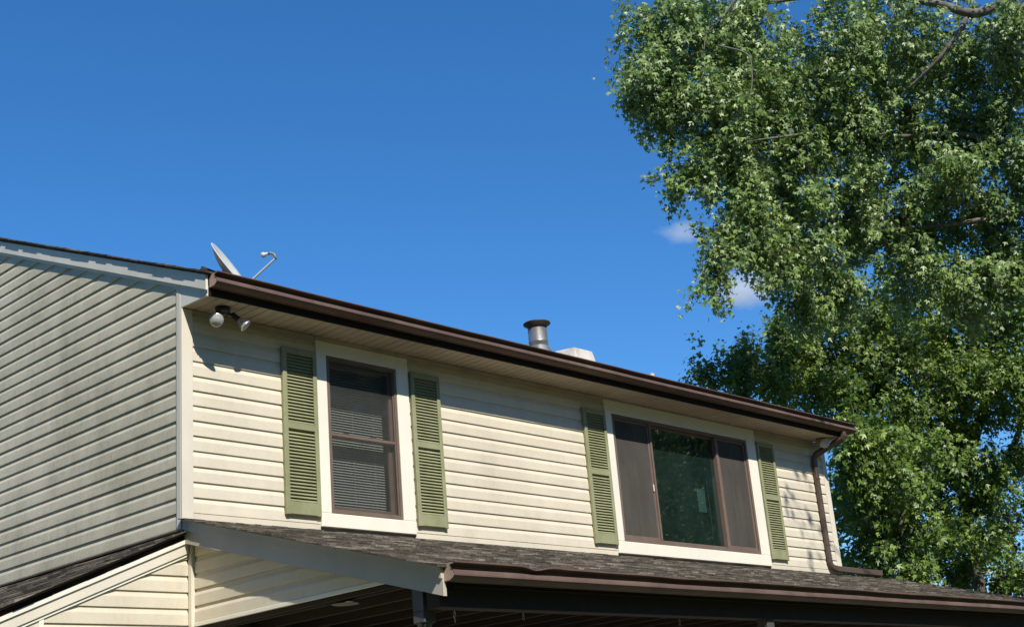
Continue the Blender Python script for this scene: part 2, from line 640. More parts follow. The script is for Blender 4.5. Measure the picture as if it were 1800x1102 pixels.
# ---- eaves: soffit panels, fascia, return
so = MB()
so.box(0.006, HW - 0.006, -OV + 0.004, -0.004, SOF + 0.018, SOF + 0.03)
SOFFIT = so.build('soffit', M_SOFFIT, HOUSE)
pw = 0.1013
npan = int(HW / pw)
sp = MB()
g_ = 0.009
poly = [(0.0, 0.014), (0.0, 0.012), (g_, 0.0), (pw - 0.0015 - g_, 0.0), (pw - 0.0015, 0.012), (pw - 0.0015, 0.014)]
sp.prism(poly, lambda p: (p[0], -OV + 0.004, p[1]), lambda p: (p[0], -0.026, p[1]))
p0 = sp.build('soffit_panel', M_SOFFIT, SOFFIT, loc=(0.004, 0, SOF))
for i in range(1, npan):
    place(p0.data, 'soffit_panel', SOFFIT, (0.004 + i * pw, 0, SOF + random.uniform(-0.0012, 0.0012)))
fa = MB()
fa.box(-0.006, HW + 0.006, -OV - 0.022, -OV, SOF - 0.004, 1.905, 0.002)
fa.build('fascia', M_FASCIA, HOUSE)

# gutter profile: (out from fascia, up from its bottom)
GP = [(0.0, 0.112), (0.0, 0.0), (0.062, 0.0), (0.082, 0.008), (0.100, 0.020), (0.108, 0.028), (0.107, 0.038), (0.101, 0.056), (0.095, 0.062),
      (0.074, 0.065), (0.072, 0.098), (0.100, 0.101), (0.116, 0.102), (0.120, 0.105), (0.120, 0.112), (0.114, 0.114), (0.110, 0.112)]


def gutter(parent, x0, x1, y, z, step, wob, dents=()):
    mb = MB()
    rows = []
    n = int((x1 - x0) / step)
    for i in range(n + 1):
        x = x0 + (x1 - x0) * i / n
        dz = wob * (math.sin(x * 1.7 + 1) * 0.6 + math.sin(x * 4.1) * 0.3 + math.sin(x * 9.7 + 2) * 0.15)
        dy = wob * 0.8 * (math.sin(x * 2.3) + 0.5 * math.sin(x * 7.1 + 1))
        row = []
        for o, u in GP:
            fz_ = 1.0 if u > 0.05 and o > 0.05 else 0.35
            ddz = ddy = 0.0
            for (cx, wdt, az, ay) in dents:
                e = math.exp(-((x - cx) / wdt) ** 2)
                k = max(0.0, (u - 0.05) / 0.07) if o > 0.05 else 0.0
                ddz += az * e * k
                ddy += ay * e * k
            row.append((x, y - o + dy * fz_ * 0.3 + ddy, z + u + dz * fz_ + ddz))
        rows.append(row)
    mb.strip(rows)
    return mb.build('gutter', M_GUTTER, parent, smooth=False, solid=0.0022)


def gutter_cap(parent, x, y, z, mat):
    mb = MB()
    poly = [(0.001, 0.0)] + [p for p in GP[2:12]] + [(0.10, 0.108), (0.001, 0.112)]
    poly = [(o * 0.96 + 0.001, u) for o, u in poly]
    mb.prism(poly, lambda p: (x, y - p[0], z + p[1]), lambda p: (x + 0.004, y - p[0], z + p[1]))
    return mb.build('gutter_end_cap', mat, parent)


gu = gutter(HOUSE, -0.012, HW + 0.10, -OV - 0.024, 1.770, 0.06, 0.0025)
gutter_cap(gu, -0.010, -OV - 0.024, 1.770, M_GUTCAP)
gutter_cap(gu, HW + 0.095, -OV - 0.024, 1.770, M_GUTTER)
hang = MB()
for i in range(11):
    x = 0.5 + i * 0.93
    hang.box(x, x + 0.02, -OV - 0.14, -OV - 0.03, 1.880, 1.884)
hang.build('gutter_hanger', M_METAL, gu)

# eave return on the gable end
er = MB()
er.prism([(0.0, SOF + 0.004), (-OV - 0.0, SOF - 0.004), (-OV, 1.80), (-0.12, 1.905), (0.0, 1.95)], lambda p: (-0.020, p[0], p[1]), lambda p: (0.004, p[0], p[1]))
er.build('eave_return', M_RAKE, HOUSE)

# ---- main roof
rf = MB()
prof_roof = [(-OV - 0.045, zr(-OV - 0.045) - 0.012), (HD / 2, zr(HD / 2) - 0.012), (HD + OV, zr(-OV) - 0.012), (HD + OV, zr(-OV) - 0.04), (HD / 2, zr(HD / 2) - 0.045), (-OV - 0.045, zr(-OV - 0.045) - 0.030)]
rf.prism(prof_roof, lambda p: (-0.055, p[0], p[1]), lambda p: (HW + 0.06, p[0], p[1]))
ROOF = rf.build('roof', M_SHING, HOUSE)
se = MB()
for side in (0, 1):
    y = -OV - 0.06
    while y < HD / 2:
        L = random.uniform(0.12, 0.16)
        ov = random.uniform(0.0, 0.010) + (0.006 if random.random() < 0.15 else 0)
        dz = random.uniform(-0.002, 0.004)
        x0, x1 = (-0.064 - ov, 0.25) if side == 0 else (HW - 0.2, HW + 0.08 + ov)
        q = [(y, zr(y) - 0.010), (y + L + 0.03, zr(y + L + 0.03) - 0.0115), (y + L + 0.03, zr(y + L + 0.03) - 0.003), (y, zr(y) + 0.004 + dz)]
        se.prism(q, lambda p: (x0, p[0], p[1]), lambda p: (x1, p[0], p[1]))
        y += L
so_ = se.build('shingle_edge', M_SHING, ROOF)
so_['kind'] = 'stuff'

# rake boards on the gable (left) and on the far end
def rake(x_face, sgn, name_parent):
    mb = MB()
    for (t0, t1, d0, d1) in ((0.020, 0.066, 0.026, -0.0), (0.0665, 0.158, 0.022, 0.0)):
        for y0, y1 in ((-OV - 0.022, HD / 2), (HD / 2 + 0.001, HD + OV)):
            q = [(y0, zr(y0) - t1), (y1, zr(y1) - t1), (y1, zr(y1) - t0), (y0, zr(y0) - t0)]
            mb.prism(q, lambda p: (x_face + sgn * d0, p[0], p[1]), lambda p: (x_face + sgn * d1, p[0], p[1]))
    return mb.build('rake_board', M_RAKE, name_parent)


rake(-0.0225, -1, HOUSE)
rake(HW + 0.0225, 1, HOUSE)
jr = MB()
for y0, y1 in ((0.0, HD / 2), (HD / 2 + 0.001, HD)):
    q = [(y0, zr(y0) - 0.190), (y1, zr(y1) - 0.190), (y1, zr(y1) - 0.150), (y0, zr(y0) - 0.150)]
    jr.prism(q, lambda p: (-0.0215, p[0], p[1]), lambda p: (-0.001, p[0], p[1]))
jr.build('rake_channel', M_RAKE, GABLE)

# ---- window trims
def trim(parent, x0, x1, z0, z1, w, side, bot, topw):
    mb = MB()
    y0, y1 = -0.034, -0.001
    mb.box(x0, x0 + side[0], y0, y1, z0 + bot, z1, 0.004)
    mb.box(x1 - side[1], x1, y0, y1, z0 + bot, z1, 0.004)
    mb.box(x0 + side[0], x1 - side[1], y0 + 0.001, y1, z1 - topw, z1, 0.004)
    mb.box(x0, x1, y0 - 0.002, y1, z0, z0 + bot - 0.0005, 0.005)
    # inner return of the cladding, seen at the right jamb
    mb.box(x1 - side[1] + 0.012, x1 - side[1] + 0.016, y0 - 0.003, y0 - 0.0002, z0 + bot, z1 - topw)
    return mb.build('window_trim', M_TRIM, parent)


def frame_ring(mb, x0, x1, z0, z1, w, y0, y1, ch=0.003, wb=None):
    wb = wb or w
    mb.box(x0, x0 + w, y0, y1, z0, z1, ch)
    mb.box(x1 - w, x1, y0, y1, z0, z1, ch)
    mb.box(x0 + w, x1 - w, y0 + 0.0005, y1, z1 - w, z1, ch)
    mb.box(x0 + w, x1 - w, y0 + 0.0005, y1, z0, z0 + wb, ch)


def pane(parent, x0, x1, z0, z1, y, mat, name='pane', t=0.003):
    mb = MB()
    if name == 'pane':
        mb.add([(x0, y, z0), (x1, y, z0), (x1, y, z1), (x0, y, z1)], [(0, 1, 2, 3)])
    else:
        mb.add([(x0, y, z0), (x1, y, z0), (x1, y, z1), (x0, y, z1)], [(0, 1, 2, 3)])
    return mb.build(name, mat, parent)


# window 1: double hung, brown, full insect screen
wf = MB()
frame_ring(wf, W1[0], W1[1], W1[2], W1[3], 0.028, -0.030, 0.09)
WIN1 = wf.build('window', M_BROWN, HOUSE)
tag(WIN1, 'double hung window with brown frame, insect screen and blind')
trim(WIN1, 1.377, 2.492, -0.025, 1.670, 0.115, (0.116, 0.152), 0.124, 0.125)
sa = MB()
frame_ring(sa, W1[0] + 0.029, W1[1] - 0.029, 0.80, W1[3] - 0.029, 0.036, 0.010, 0.040)
up_s = sa.build('upper_sash', M_BROWN, WIN1)
sa = MB()
frame_ring(sa, W1[0] + 0.029, W1[1] - 0.029, W1[2] + 0.029, 0.845, 0.042, 0.042, 0.072, wb=0.055)
lo_s = sa.build('lower_sash', M_BROWN, WIN1)
lk = MB()
lk.box(1.72, 1.78, 0.028, 0.042, 0.846, 0.862, 0.002)
lk.box(2.04, 2.10, 0.028, 0.042, 0.846, 0.862, 0.002)
lk.build('sash_lock', M_BROWN, WIN1)
pane(WIN1, W1[0] + 0.06, W1[1] - 0.06, 0.83, W1[3] - 0.06, 0.026, M_GLASS)
pane(WIN1, W1[0] + 0.065, W1[1] - 0.065, W1[2] + 0.08, 0.81, 0.058, M_GLASS)
scf = MB()
frame_ring(scf, W1[0] + 0.0285, W1[1] - 0.0285, W1[2] + 0.0285, W1[3] - 0.0285, 0.014, -0.018, -0.010, 0.001)
scf.box(W1[0] + 0.043, W1[1] - 0.043, -0.018, -0.010, 0.806, 0.832, 0.002)
scf.build('screen_frame', M_BROWN, WIN1)
pane(WIN1, W1[0] + 0.040, W1[1] - 0.040, W1[2] + 0.040, W1[3] - 0.040, -0.013, M_SCREEN, 'insect_screen')

# venetian blind hanging inside the window
BL = thing('window_blind', 'white venetian blind with thin slats hanging inside the double hung window', 'blind', (1.915, 0.16, 1.50))
hb = MB()
hb.box(1.53, 2.30, 0.135, 0.165, 1.50, 1.535, 0.002)
hb.build('head_rail', M_BLIND, BL)
sl = MB()
sl.prism([(-0.0125, -0.0090), (-0.0055, -0.0020), (0.0, 0.0018), (0.0115, 0.0072), (0.0115, 0.0080), (0.0, 0.0026), (-0.0057, -0.0012), (-0.0128, -0.0084)],
         lambda p: (1.535, p[0], p[1]), lambda p: (2.285, p[0], p[1]))
z = 1.485
first = None
while z > 0.16:
    if first is None:
        first = sl.build('slat', M_BLIND, BL, loc=(0, 0.15, z))
    else:
        place(first.data, 'slat', BL, (0, 0.15 + random.uniform(-0.001, 0.001), z))
    z -= 0.0245
cr = MB()
for x in (1.66, 1.92, 2.17):
    cr.tube([(x, 0.137, 1.50), (x, 0.137, 0.15)], 0.0012, 4)
cr.build('ladder_cord', M_BLIND, BL)
hb = MB()
hb.box(1.535, 2.285, 0.139, 0.161, 0.130, 0.148, 0.002)
hb.build('bottom_rail', M_BLIND, BL)

# window 2: three lights, sliding sides with screens, fixed glass in the middle
wf = MB()
frame_ring(wf, W2[0], W2[1], W2[2], W2[3], 0.032, -0.030, 0.09, wb=0.046)
WIN2 = wf.build('window', M_BROWN, HOUSE)
tag(WIN2, 'wide three light sliding window with brown frame')
trim(WIN2, 5.448, 8.432, -0.030, 1.690, 0.115, (0.116, 0.196), 0.134, 0.150)
m1, m2 = 6.255, 7.565
sa = MB()
frame_ring(sa, W2[0] + 0.033, m1 - 0.012, W2[2] + 0.047, W2[3] - 0.033, 0.030, -0.012, 0.012)
sa.build('sliding_sash', M_BROWN, WIN2)
sa = MB()
frame_ring(sa, m2 + 0.030, W2[1] - 0.033, W2[2] + 0.047, W2[3] - 0.033, 0.030, -0.012, 0.012)
sa.build('sliding_sash', M_BROWN, WIN2)
sa = MB()
sa.box(m1 - 0.011, m1 + 0.017, -0.026, 0.04, W2[2] + 0.047, W2[3] - 0.033, 0.003)
sa.box(m2 - 0.017, m2 + 0.008, -0.026, 0.04, W2[2] + 0.047, W2[3] - 0.033, 0.003)
sa.box(m2 + 0.014, m2 + 0.029, -0.022, 0.04, W2[2] + 0.047, W2[3] - 0.033, 0.003)
sa.box(m1 + 0.018, m2 - 0.018, 0.018, 0.04, W2[2] + 0.047, W2[2] + 0.062, 0.002)
sa.box(m1 + 0.018, m2 - 0.018, 0.018, 0.04, W2[3] - 0.066, W2[3] - 0.034, 0.002)
sa.build('mullion', M_BROWN, WIN2)
pane(WIN2, m1 + 0.015, m2 - 0.015, W2[2] + 0.055, W2[3] - 0.05, 0.028, M_GLASSD)
pane(WIN2, W2[0] + 0.05, m1 - 0.03, W2[2] + 0.07, W2[3] - 0.05, 0.030, M_GLASS)
pane(WIN2, m2 + 0.05, W2[1] - 0.05, W2[2] + 0.07, W2[3] - 0.05, 0.030, M_GLASS)
pane(WIN2, W2[0] + 0.045, m1 - 0.025, W2[2] + 0.06, W2[3] - 0.045, -0.004, M_SCREENB, 'insect_screen')
pane(WIN2, m2 + 0.042, W2[1] - 0.045, W2[2] + 0.06, W2[3] - 0.045, -0.004, M_SCREENB, 'insect_screen')
ir = MB()
ir.box(W2[1] - 0.20, W2[1] - 0.17, 0.04, 0.06, W2[2] + 0.06, W2[3] - 0.30, 0.003)
ir.build('sash_stile', M_BROWN, WIN2)
la = MB()
la.box(m1 - 0.048, m1 - 0.036, -0.026, -0.012, 0.71, 0.79, 0.003)
la.build('latch', M_TRIM, WIN2)
# curtains behind the side lights
for i, (a, b, lab) in enumerate(((W2[0] + 0.04, m1 - 0.02, 'brown curtain behind the left light of the wide window'), (m2 + 0.05, W2[1] - 0.04, 'brown curtain behind the right light of the wide window'))):
    cu = MB()
    rows = []
    n = 40
    for zz in (0.12, 0.5, 1.0, 1.53):
        rows.append([(a + (b - a) * j / n, 0.20 + 0.022 * math.sin(j * 1.15 + i) + 0.008 * math.sin(j * 2.7), zz) for j in range(n + 1)])
    cu.strip(rows)
    o = cu.build('curtain', M_DARKFAB, None, smooth=True, solid=0.003)
    tag(o, lab, 'curtain')
pp = MB()
pp.box(7.22, 7.38, 0.100, 0.104, 0.58, 0.86)
o = pp.build('paper_sheet', M_PAPER)
o.location = (0, 0, 0)
tag(o, 'pale blue sheet standing behind the middle pane of the wide window', 'paper')

# ---- shutters
SW, SH = 0.378, 1.492
SHUTTERS = []
frame_me = None
louv_me = None
for i, (x, lab) in enumerate(((0.990, 'green louvered shutter nearest the house corner'), (2.512, 'green louvered shutter right of the double hung window'),
                              (5.060, 'green louvered shutter left of the wide window'), (8.446, 'green louvered shutter beside the downspout end'))):
    zb = 0.052
    if frame_me is None:
        mb = MB()
        st_w = 0.043
        mb.box(0, st_w, -0.034, 0, 0, SH, 0.004)
        mb.box(SW - st_w, SW, -0.034, 0, 0, SH, 0.004)
        mb.box(st_w, SW - st_w, -0.0335, 0, 0.006, 0.116, 0.003)
        mb.box(st_w, SW - st_w, -0.0335, 0, 0.752, 0.810, 0.003)
        mb.box(st_w, SW - st_w, -0.0335, 0, SH - 0.056, SH - 0.003, 0.003)
        mb.box(st_w - 0.004, SW - st_w + 0.004, -0.006, -0.001, 0.11, SH - 0.05)
        mb.box(st_w + 0.001, st_w + 0.006, -0.026, -0.009, 0.116, SH - 0.056)
        s0 = mb.build('shutter', M_SHUT, HOUSE, loc=(x, -0.0165, zb))
        frame_me = s0.data
        lm = MB()
        lm.prism([(-0.0285, 0.000), (-0.0245, -0.0010), (-0.0105, 0.0165), (-0.0140, 0.0190), (-0.0290, 0.0030)], lambda p: (st_w + 0.002, p[0], p[1]), lambda p: (SW - st_w - 0.002, p[0], p[1]))
    else:
        s0 = place(frame_me, 'shutter', HOUSE, (x, -0.0165 + random.uniform(-0.002, 0.0), zb + random.uniform(-0.004, 0.004)))
    s0['label'] = lab
    SHUTTERS.append(s0)
    base = WORLD[s0.name]
    pitch = 0.0296
    for z0_, z1_ in ((0.120, 0.752), (0.814, SH - 0.056)):
        zz = z0_
        while zz + 0.022 < z1_:
            if louv_me is None:
                l0 = lm.build('louver', M_SHUT, s0, loc=base + Vector((0, 0, zz)))
                louv_me = l0.data
            else:
                place(louv_me, 'louver', s0, base + Vector((0, random.uniform(-0.0006, 0.0006), zz)))
            zz += pitch
scw = MB()
for s0 in SHUTTERS:
    b = WORLD[s0.name]
    for dx in (0.021, SW - 0.021):
        for dz in (0.06, 0.775, SH - 0.05):
            scw.lathe([(0.0, -0.0365), (0.005, -0.0355), (0.006, -0.0335)], b + Vector((dx, 0, dz)), (0, 1, 0), 8)
sc_ = scw.build('shutter_screw', M_SHUT, HOUSE)

# ---- downspout at the far corner: rectangular pipe with elbows
def rect_pipe(mb, pts, w, d, up=Vector((0, -1, 0))):
    pts = [Vector(p) for p in pts]
    rings = []
    for i, p in enumerate(pts):
        t = (pts[min(i + 1, len(pts) - 1)] - pts[max(i - 1, 0)]).normalized()
        a = t.cross(up)
        if a.length < 0.2:
            a = t.cross(Vector((0, 0, 1)))
        a.normalize()
        b = a.cross(t)
        c = 0.25
        cor = [(-1, -1 + c), (-1 + c, -1), (1 - c, -1), (1, -1 + c), (1, 1 - c), (1 - c, 1), (-1 + c, 1), (-1, 1 - c)]
        rings.append([p + a * (x * w / 2) + b * (y * d / 2) for x, y in cor])
    vs = [q for r in rings for q in r]
    fs = []
    for i in range(len(rings) - 1):
        for k in range(8):
            fs.append((i * 8 + k, i * 8 + (k + 1) % 8, (i + 1) * 8 + (k + 1) % 8, (i + 1) * 8 + k))
    fs.append(tuple(range(8))[::-1])
    fs.append(tuple(range((len(rings) - 1) * 8, len(rings) * 8)))
    mb.add(vs, fs)


DX = 9.80
dp = MB()
rect_pipe(dp, [(DX, -0.052, 1.32), (DX, -0.052, 0.10)], 0.072, 0.050)
DOWN = dp.build('downspout', M_SPOUT, HOUSE)
el = MB()
tx = 9.96
rect_pipe(el, [(tx, -OV - 0.075, 1.765), (tx, -OV - 0.075, 1.715), (tx - 0.005, -OV - 0.055, 1.675), (tx - 0.06, -0.22, 1.59), (DX + 0.012, -0.085, 1.515), (DX, -0.056, 1.47), (DX, -0.052, 1.40), (DX, -0.052, 1.315)], 0.076, 0.054)
el.build('upper_elbow', M_SPOUT, DOWN)
rib = MB()
for k in range(4):
    t = 0.18 + k * 0.10
    p = Vector((tx - 0.005, -OV - 0.055, 1.675)).lerp(Vector((tx - 0.06, -0.22, 1.59)), t)
    q = p + Vector((-0.003, 0.010, -0.005))
    rect_pipe(rib, [p, q], 0.081, 0.059)
rib.build('elbow_crimp', M_SPOUT, DOWN)
el = MB()
rect_pipe(el, [(DX, -0.052, 0.14), (DX, -0.052, 0.085), (DX + 0.010, -0.056, 0.045), (DX + 0.05, -0.065, 0.012), (DX + 0.12, -0.072, 0.002), (DX + 0.55, -0.10, -0.012), (DX + 1.15, -0.14, -0.022)], 0.074, 0.052)
el.build('lower_elbow', M_SPOUT, DOWN)
sb = MB()
for z in (1.18, 0.30):
    sb.box(DX - 0.045, DX + 0.045, -0.080, -0.078, z, z + 0.018)
sb.build('downspout_strap', M_SPOUT, DOWN)

# ---- metal flue and roof vents
PX, PY = 5.63, 1.0
fl = MB()
fl.lathe([(0.117, 2.40), (0.117, 2.66), (0.1185, 2.662), (0.1185, 2.672), (0.116, 2.674), (0.116, 2.83), (0.112, 2.832), (0.112, 2.925), (0.104, 2.925), (0.104, 2.5)], (PX, PY, 0), (0, 0, 1), 32)
FLUE = fl.build('flue_pipe', M_METAL, ROOF, smooth=True)
fc = MB()
fc.lathe([(0.113, 2.800), (0.1145, 2.86), (0.165, 2.895), (0.163, 2.908), (0.13, 2.918), (0.10, 2.920), (0.0, 2.921)], (PX, PY, 0), (0, 0, 1), 32)
fc.build('flue_collar', M_SOOT, FLUE, smooth=True)
fs_ = MB()
fs_.lathe([(0.20, 2.46), (0.125, 2.60), (0.118, 2.61)], (PX, PY, 0), (0, 0, 1), 24)
fs_.build('flue_flashing', M_METAL, FLUE, smooth=True)

bx = MB()
# slanted static vent: low hood with sloping sides
b0 = [(6.03, 0.80), (6.47, 0.80), (6.47, 1.22), (6.03, 1.22)]
t0 = [(6.10, 0.84), (6.43, 0.84), (6.43, 1.18), (6.10, 1.18)]
vs = [(x, y, 2.077 + PITCH_R * y + 0.02) for x, y in b0] + [(x, y, 2.645 + (y - 0.84) * 0.10) for x, y in t0]
bx.add(vs, [(0, 1, 5, 4), (1, 2, 6, 5), (2, 3, 7, 6), (3, 0, 4, 7), (4, 5, 6, 7)])
VENT = bx.build('box_vent', simple('vent_white', (0.62, 0.58, 0.52), 0.5, 0.12, 5, dirt=(0.12, 0.11, 0.09), dirt_amt=0.8, dirt_scale=4), ROOF)
pv = MB()
pv.lathe([(0.035, 2.45), (0.035, 2.615), (0.028, 2.62), (0.0, 2.62)], (7.83, 1.0, 0), (0, 0, 1), 16)
pv.build('vent_pipe', simple('vent_tan', (0.45, 0.36, 0.26), 0.6, 0.2, 20), ROOF, smooth=True)

# ------------------------------------------------------------------ porch roof
PS = 0.285
PXR = 11.40
PYE = -2.90


def zp(y):
    return -0.050 + PS * y


pd = MB()
pd.prism([(-0.002, zp(0) - 0.012), (PYE - 0.02, zp(PYE - 0.02) - 0.012), (PYE - 0.02, zp(PYE - 0.02) - 0.03), (-0.002, zp(0) - 0.03)], lambda p: (-0.002, p[0], p[1]), lambda p: (PXR, p[0], p[1]))
PORCH = pd.build('porch_roof', M_DECK, HOUSE)
# shingles, laid in courses: the nearest ones singly, the rest as one sheet of pieces
CW = 0.142
rows = int((-PYE + 0.05) / CW) + 1
cand = []
for j in range(rows):
    ye = PYE - 0.045 + j * CW
    x = -0.051 - 0.027 * min(1.0, max(0.0, (-ye - 0.1) / 0.9)) - random.uniform(0, 0.006)
    first_in_row = True
    while x < PXR + 0.02:
        w = random.choice((0.07, 0.10, 0.14, 0.18, 0.24)) * random.uniform(0.85, 1.15)
        if first_in_row:
            x0s = x
        th = random.choice((0.004, 0.006, 0.010, 0.012))
        x1 = min(x + w, PXR + 0.03)
        y2 = min(ye + CW + 0.02, -0.004)
        if y2 - ye > 0.03:
            cand.append((x, x1 - 0.002, ye + random.uniform(-0.004, 0.004), y2, th + random.uniform(0, 0.002)))
        x = x1 if x1 < PXR + 0.02 else PXR + 1
        first_in_row = False
cam2 = Vector((CAM.x, CAM.y))
def in_view(c):
    p = Vector(((c[0] + c[1]) / 2, c[2], zp(c[2]))) - CAM
    u = 900 + FPX * p.dot(C_R) / p.dot(C_F)
    return u < 1800
cand.sort(key=lambda c: (not in_view(c), (Vector((c[0], c[2])) - cam2).length / max(0.05, c[1] - c[0])))


def shingle(mb, c):
    x0, x1, ye, y2, th = c
    b0_, b1 = zp(ye) - 0.010, zp(y2) - 0.0105
    mb.add([(x0, ye, b0_), (x1, ye, b0_), (x1, y2, b1), (x0, y2, b1), (x0, ye, b0_ + 0.006 + th), (x1, ye, b0_ + 0.006 + th), (x1, y2, b1 + 0.004), (x0, y2, b1 + 0.004)],
           [(0, 1, 5, 4), (1, 2, 6, 5), (3, 0, 4, 7), (4, 5, 6, 7), (0, 3, 2, 1), (2, 3, 7, 6)])


for c in cand[:290]:
    mb = MB()
    shingle(mb, c)
    mb.build('shingle', M_SHING, PORCH)
mb = MB()
for c in cand[290:]:
    shingle(mb, c)
o = mb.build('shingle_field', M_SHING, PORCH)
o['kind'] = 'stuff'

# rake board of the porch, in two steps, with drip edge
pr = MB()
ys, ye = -0.03, PYE - 0.01
for (t0, t1, x0, x1) in ((0.020, 0.085, -0.026, 0.03), (0.0855, 0.195, -0.012, 0.018)):
    q = [(ys, zp(ys) - t1), (ye, zp(ye) - t1), (ye, zp(ye) - t0), (ys, zp(ys) - t0)]
    pr.prism(q, lambda p: (x0, p[0], p[1]), lambda p: (x1, p[0], p[1]))
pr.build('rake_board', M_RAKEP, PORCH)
de = MB()
q = [(ys, zp(ys) - 0.0195), (ye, zp(ye) - 0.0195), (ye, zp(ye) - 0.0125), (ys, zp(ys) - 0.0125)]
de.prism(q, lambda p: (-0.040, p[0], p[1]), lambda p: (0.02, p[0], p[1]))
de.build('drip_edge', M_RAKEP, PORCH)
pr = MB()
q = [(ys, zp(ys) - 0.16), (ye, zp(ye) - 0.16), (ye, zp(ye) - 0.02), (ys, zp(ys) - 0.02)]
pr.prism(q, lambda p: (PXR - 0.03, p[0], p[1]), lambda p: (PXR + 0.005, p[0], p[1]))
pr.build('rake_board', M_RAKE, PORCH)
# front fascia and gutter
pf = MB()
pf.box(0.10, PXR, PYE + 0.004, PYE + 0.030, -1.010, -0.885, 0.002)
pf.box(0.019, 0.099, PYE - 0.002, PYE + 0.030, -1.045, -0.890, 0.002)
pf.build('porch_fascia', M_FASCIA, PORCH)
pg = gutter(PORCH, 0.0, PXR - 0.1, PYE + 0.002, -0.985, 0.03, 0.0035, dents=((0.78, 0.09, -0.020, 0.022), (0.95, 0.12, 0.004, -0.004), (2.4, 0.2, -0.006, 0.004)))
gutter_cap(pg, 0.001, PYE + 0.002, -0.985, M_GUTCAP)
# ceiling joists, ledger, beam
lj = MB()
lj.box(0.13, PXR - 0.05, -0.045, 0.002, -0.93, -0.80)
lj.build('ledger', M_WOOD, PORCH)
xj = 0.215
while xj < PXR - 0.1:
    jj = MB()
    jj.prism([(-0.047, -0.925), (-2.70, -0.925), (-2.70, -0.868), (-0.047, zp(-0.05) - 0.04)], lambda p: (xj, p[0], p[1]), lambda p: (xj + 0.04, p[0], p[1]))
    jj.build('joist', M_WOOD, PORCH)
    xj += 0.405
bm_ = MB()
bm_.box(0.03, PXR - 0.02, -2.83, -2.705, -1.13, -0.90, 0.003)
bm_.build('porch_beam', M_WOOD, PORCH)
sb_ = MB()
sb_.box(0.100, 0.128, -2.70, -0.01, -0.932, -0.872)
sb_.build('end_joist', M_WOOD, PORCH)
# turned posts carrying the beam
post_me = None
for px_ in (0.085, 3.85, 7.6, 11.2):
    if post_me is None:
        po = MB()
        s = 0.052
        po.box(-s, s, -s, s, -1.205, -1.131, 0.004)
        po.box(-s, s, -s, s, G + 0.10, G + 0.95, 0.004)
        po.lathe([(0.0, -1.200), (0.052, -1.206), (0.046, -1.225), (0.034, -1.24), (0.044, -1.26), (0.046, -1.275), (0.032, -1.30), (0.036, -1.42), (0.050, -1.9), (0.052, -2.3), (0.040, -2.68), (0.048, -2.72), (0.036, -2.76), (0.05, G + 0.955), (0.0, G + 0.95)], (0, 0, 0), (0, 0, 1), 20)
        p_ = po.build('porch_post', M_POSTP, PORCH, loc=(px_, -2.62, 0.0))
        post_me = p_.data
    else:
        place(post_me, 'porch_post', PORCH, (px_, -2.765, 0))
pb = MB()
pb.box(0.033, 0.137, -2.672, -2.568, -1.131, -0.93, 0.003)
pb.build('post_head', M_POSTP, PORCH)
fl_ = MB()
fl_.box(-0.1, PXR, -3.0, 0.004, G + 0.005, G + 0.10, 0.01)
fl_.build('porch_floor', M_CONC, PORCH)

# pediment infill under the porch rake, set back behind it
PDX = 0.085
pn = MB()
pn.prism([(-0.02, -0.862), (-2.42, -0.862), (-0.02, -0.17)], lambda p: (PDX + 0.002, p[0], p[1]), lambda p: (PDX + 0.012, p[0], p[1]))
PED = pn.build('pediment', M_FRONT, HOUSE)
ped3 = lambda a, o, z: (PDX - o, a, z)
for k in range(6):
    z0 = -0.868 + EXP * k - 0.0
    yb = lambda z: min(-0.052, max((z + 0.05 + 0.15) / PS, -2.6))
    if yb(z0 + EXP) >= -0.06:
        yb2 = lambda z: max(-2.6, min(-0.06, (z + 0.2) / PS))
        if yb(z0) < -0.1:
            plank(PED, ped3, lambda z: -0.055, yb2, z0, M_FRONT)
        break
    plank(PED, ped3, lambda z: -0.052, yb, z0, M_FRONT)
pc = MB()
pc.box(PDX - 0.022, PDX + 0.0, -2.36, -0.055, -0.900, -0.869, 0.003)
pc.build('pediment_channel', M_TRIM, PED)
ic = MB()
ic.box(PDX - 0.044, PDX - 0.004, -0.050, -0.004, -0.905, -0.225, 0.004)
ic.build('corner_post', M_POST, PED)

# ------------------------------------------------------------------ side wing with a lean-to roof
WXL = -3.2
WS = 0.42


def zw(x):
    return -0.150 + WS * x


wq = MB()
wq.prism([(0.03, -0.30), (0.03, G), (WXL + 0.3, G), (WXL + 0.3, zw(WXL + 0.3) - 0.2)], lambda p: (p[0], 0.012, p[1]), lambda p: (p[0], 0.11, p[1]))
wq.box(WXL + 0.3, WXL + 0.4, 0.115, 6.0, G, zw(WXL + 0.3) - 0.2)
WING = wq.build('wing_wall', M_WALLLOW, HOUSE)
wing3 = lambda a, o, z: (a, 0.010 - o, z)
WTX = -1.185
for k in range(-12, 0):
    z0 = k * EXP + 0.005
    if z0 > -0.30:
        continue
    def xl(z):
        return max(WTX + 0.02, (z + 0.15 + 0.18) / WS)
    if xl(z0) > 0.02:
        continue
    plank(WING, wing3, xl, lambda z: 0.040, z0, M_FRONT)
    if z0 + EXP < zw(WTX - 0.4) - 0.2:
        plank(WING, wing3, lambda z: max(WXL + 0.3, (z + 0.305) / WS), lambda z: WTX - 0.5, z0, M_FRONT)
tv = MB()
tv.box(WTX - 0.016, WTX + 0.022, -0.014, 0.010, G, zw(WTX) - 0.165, 0.003)
tv.build('wing_trim', M_TRIM, WING)
pnl = MB()
pnl.prism([(WTX - 0.017, zw(WTX - 0.017) - 0.185), (WTX - 0.017, -1.9), (WTX - 0.5, -1.9), (WTX - 0.5, zw(WTX - 0.5) - 0.185)], lambda p: (p[0], -0.006, p[1]), lambda p: (p[0], 0.009, p[1]))
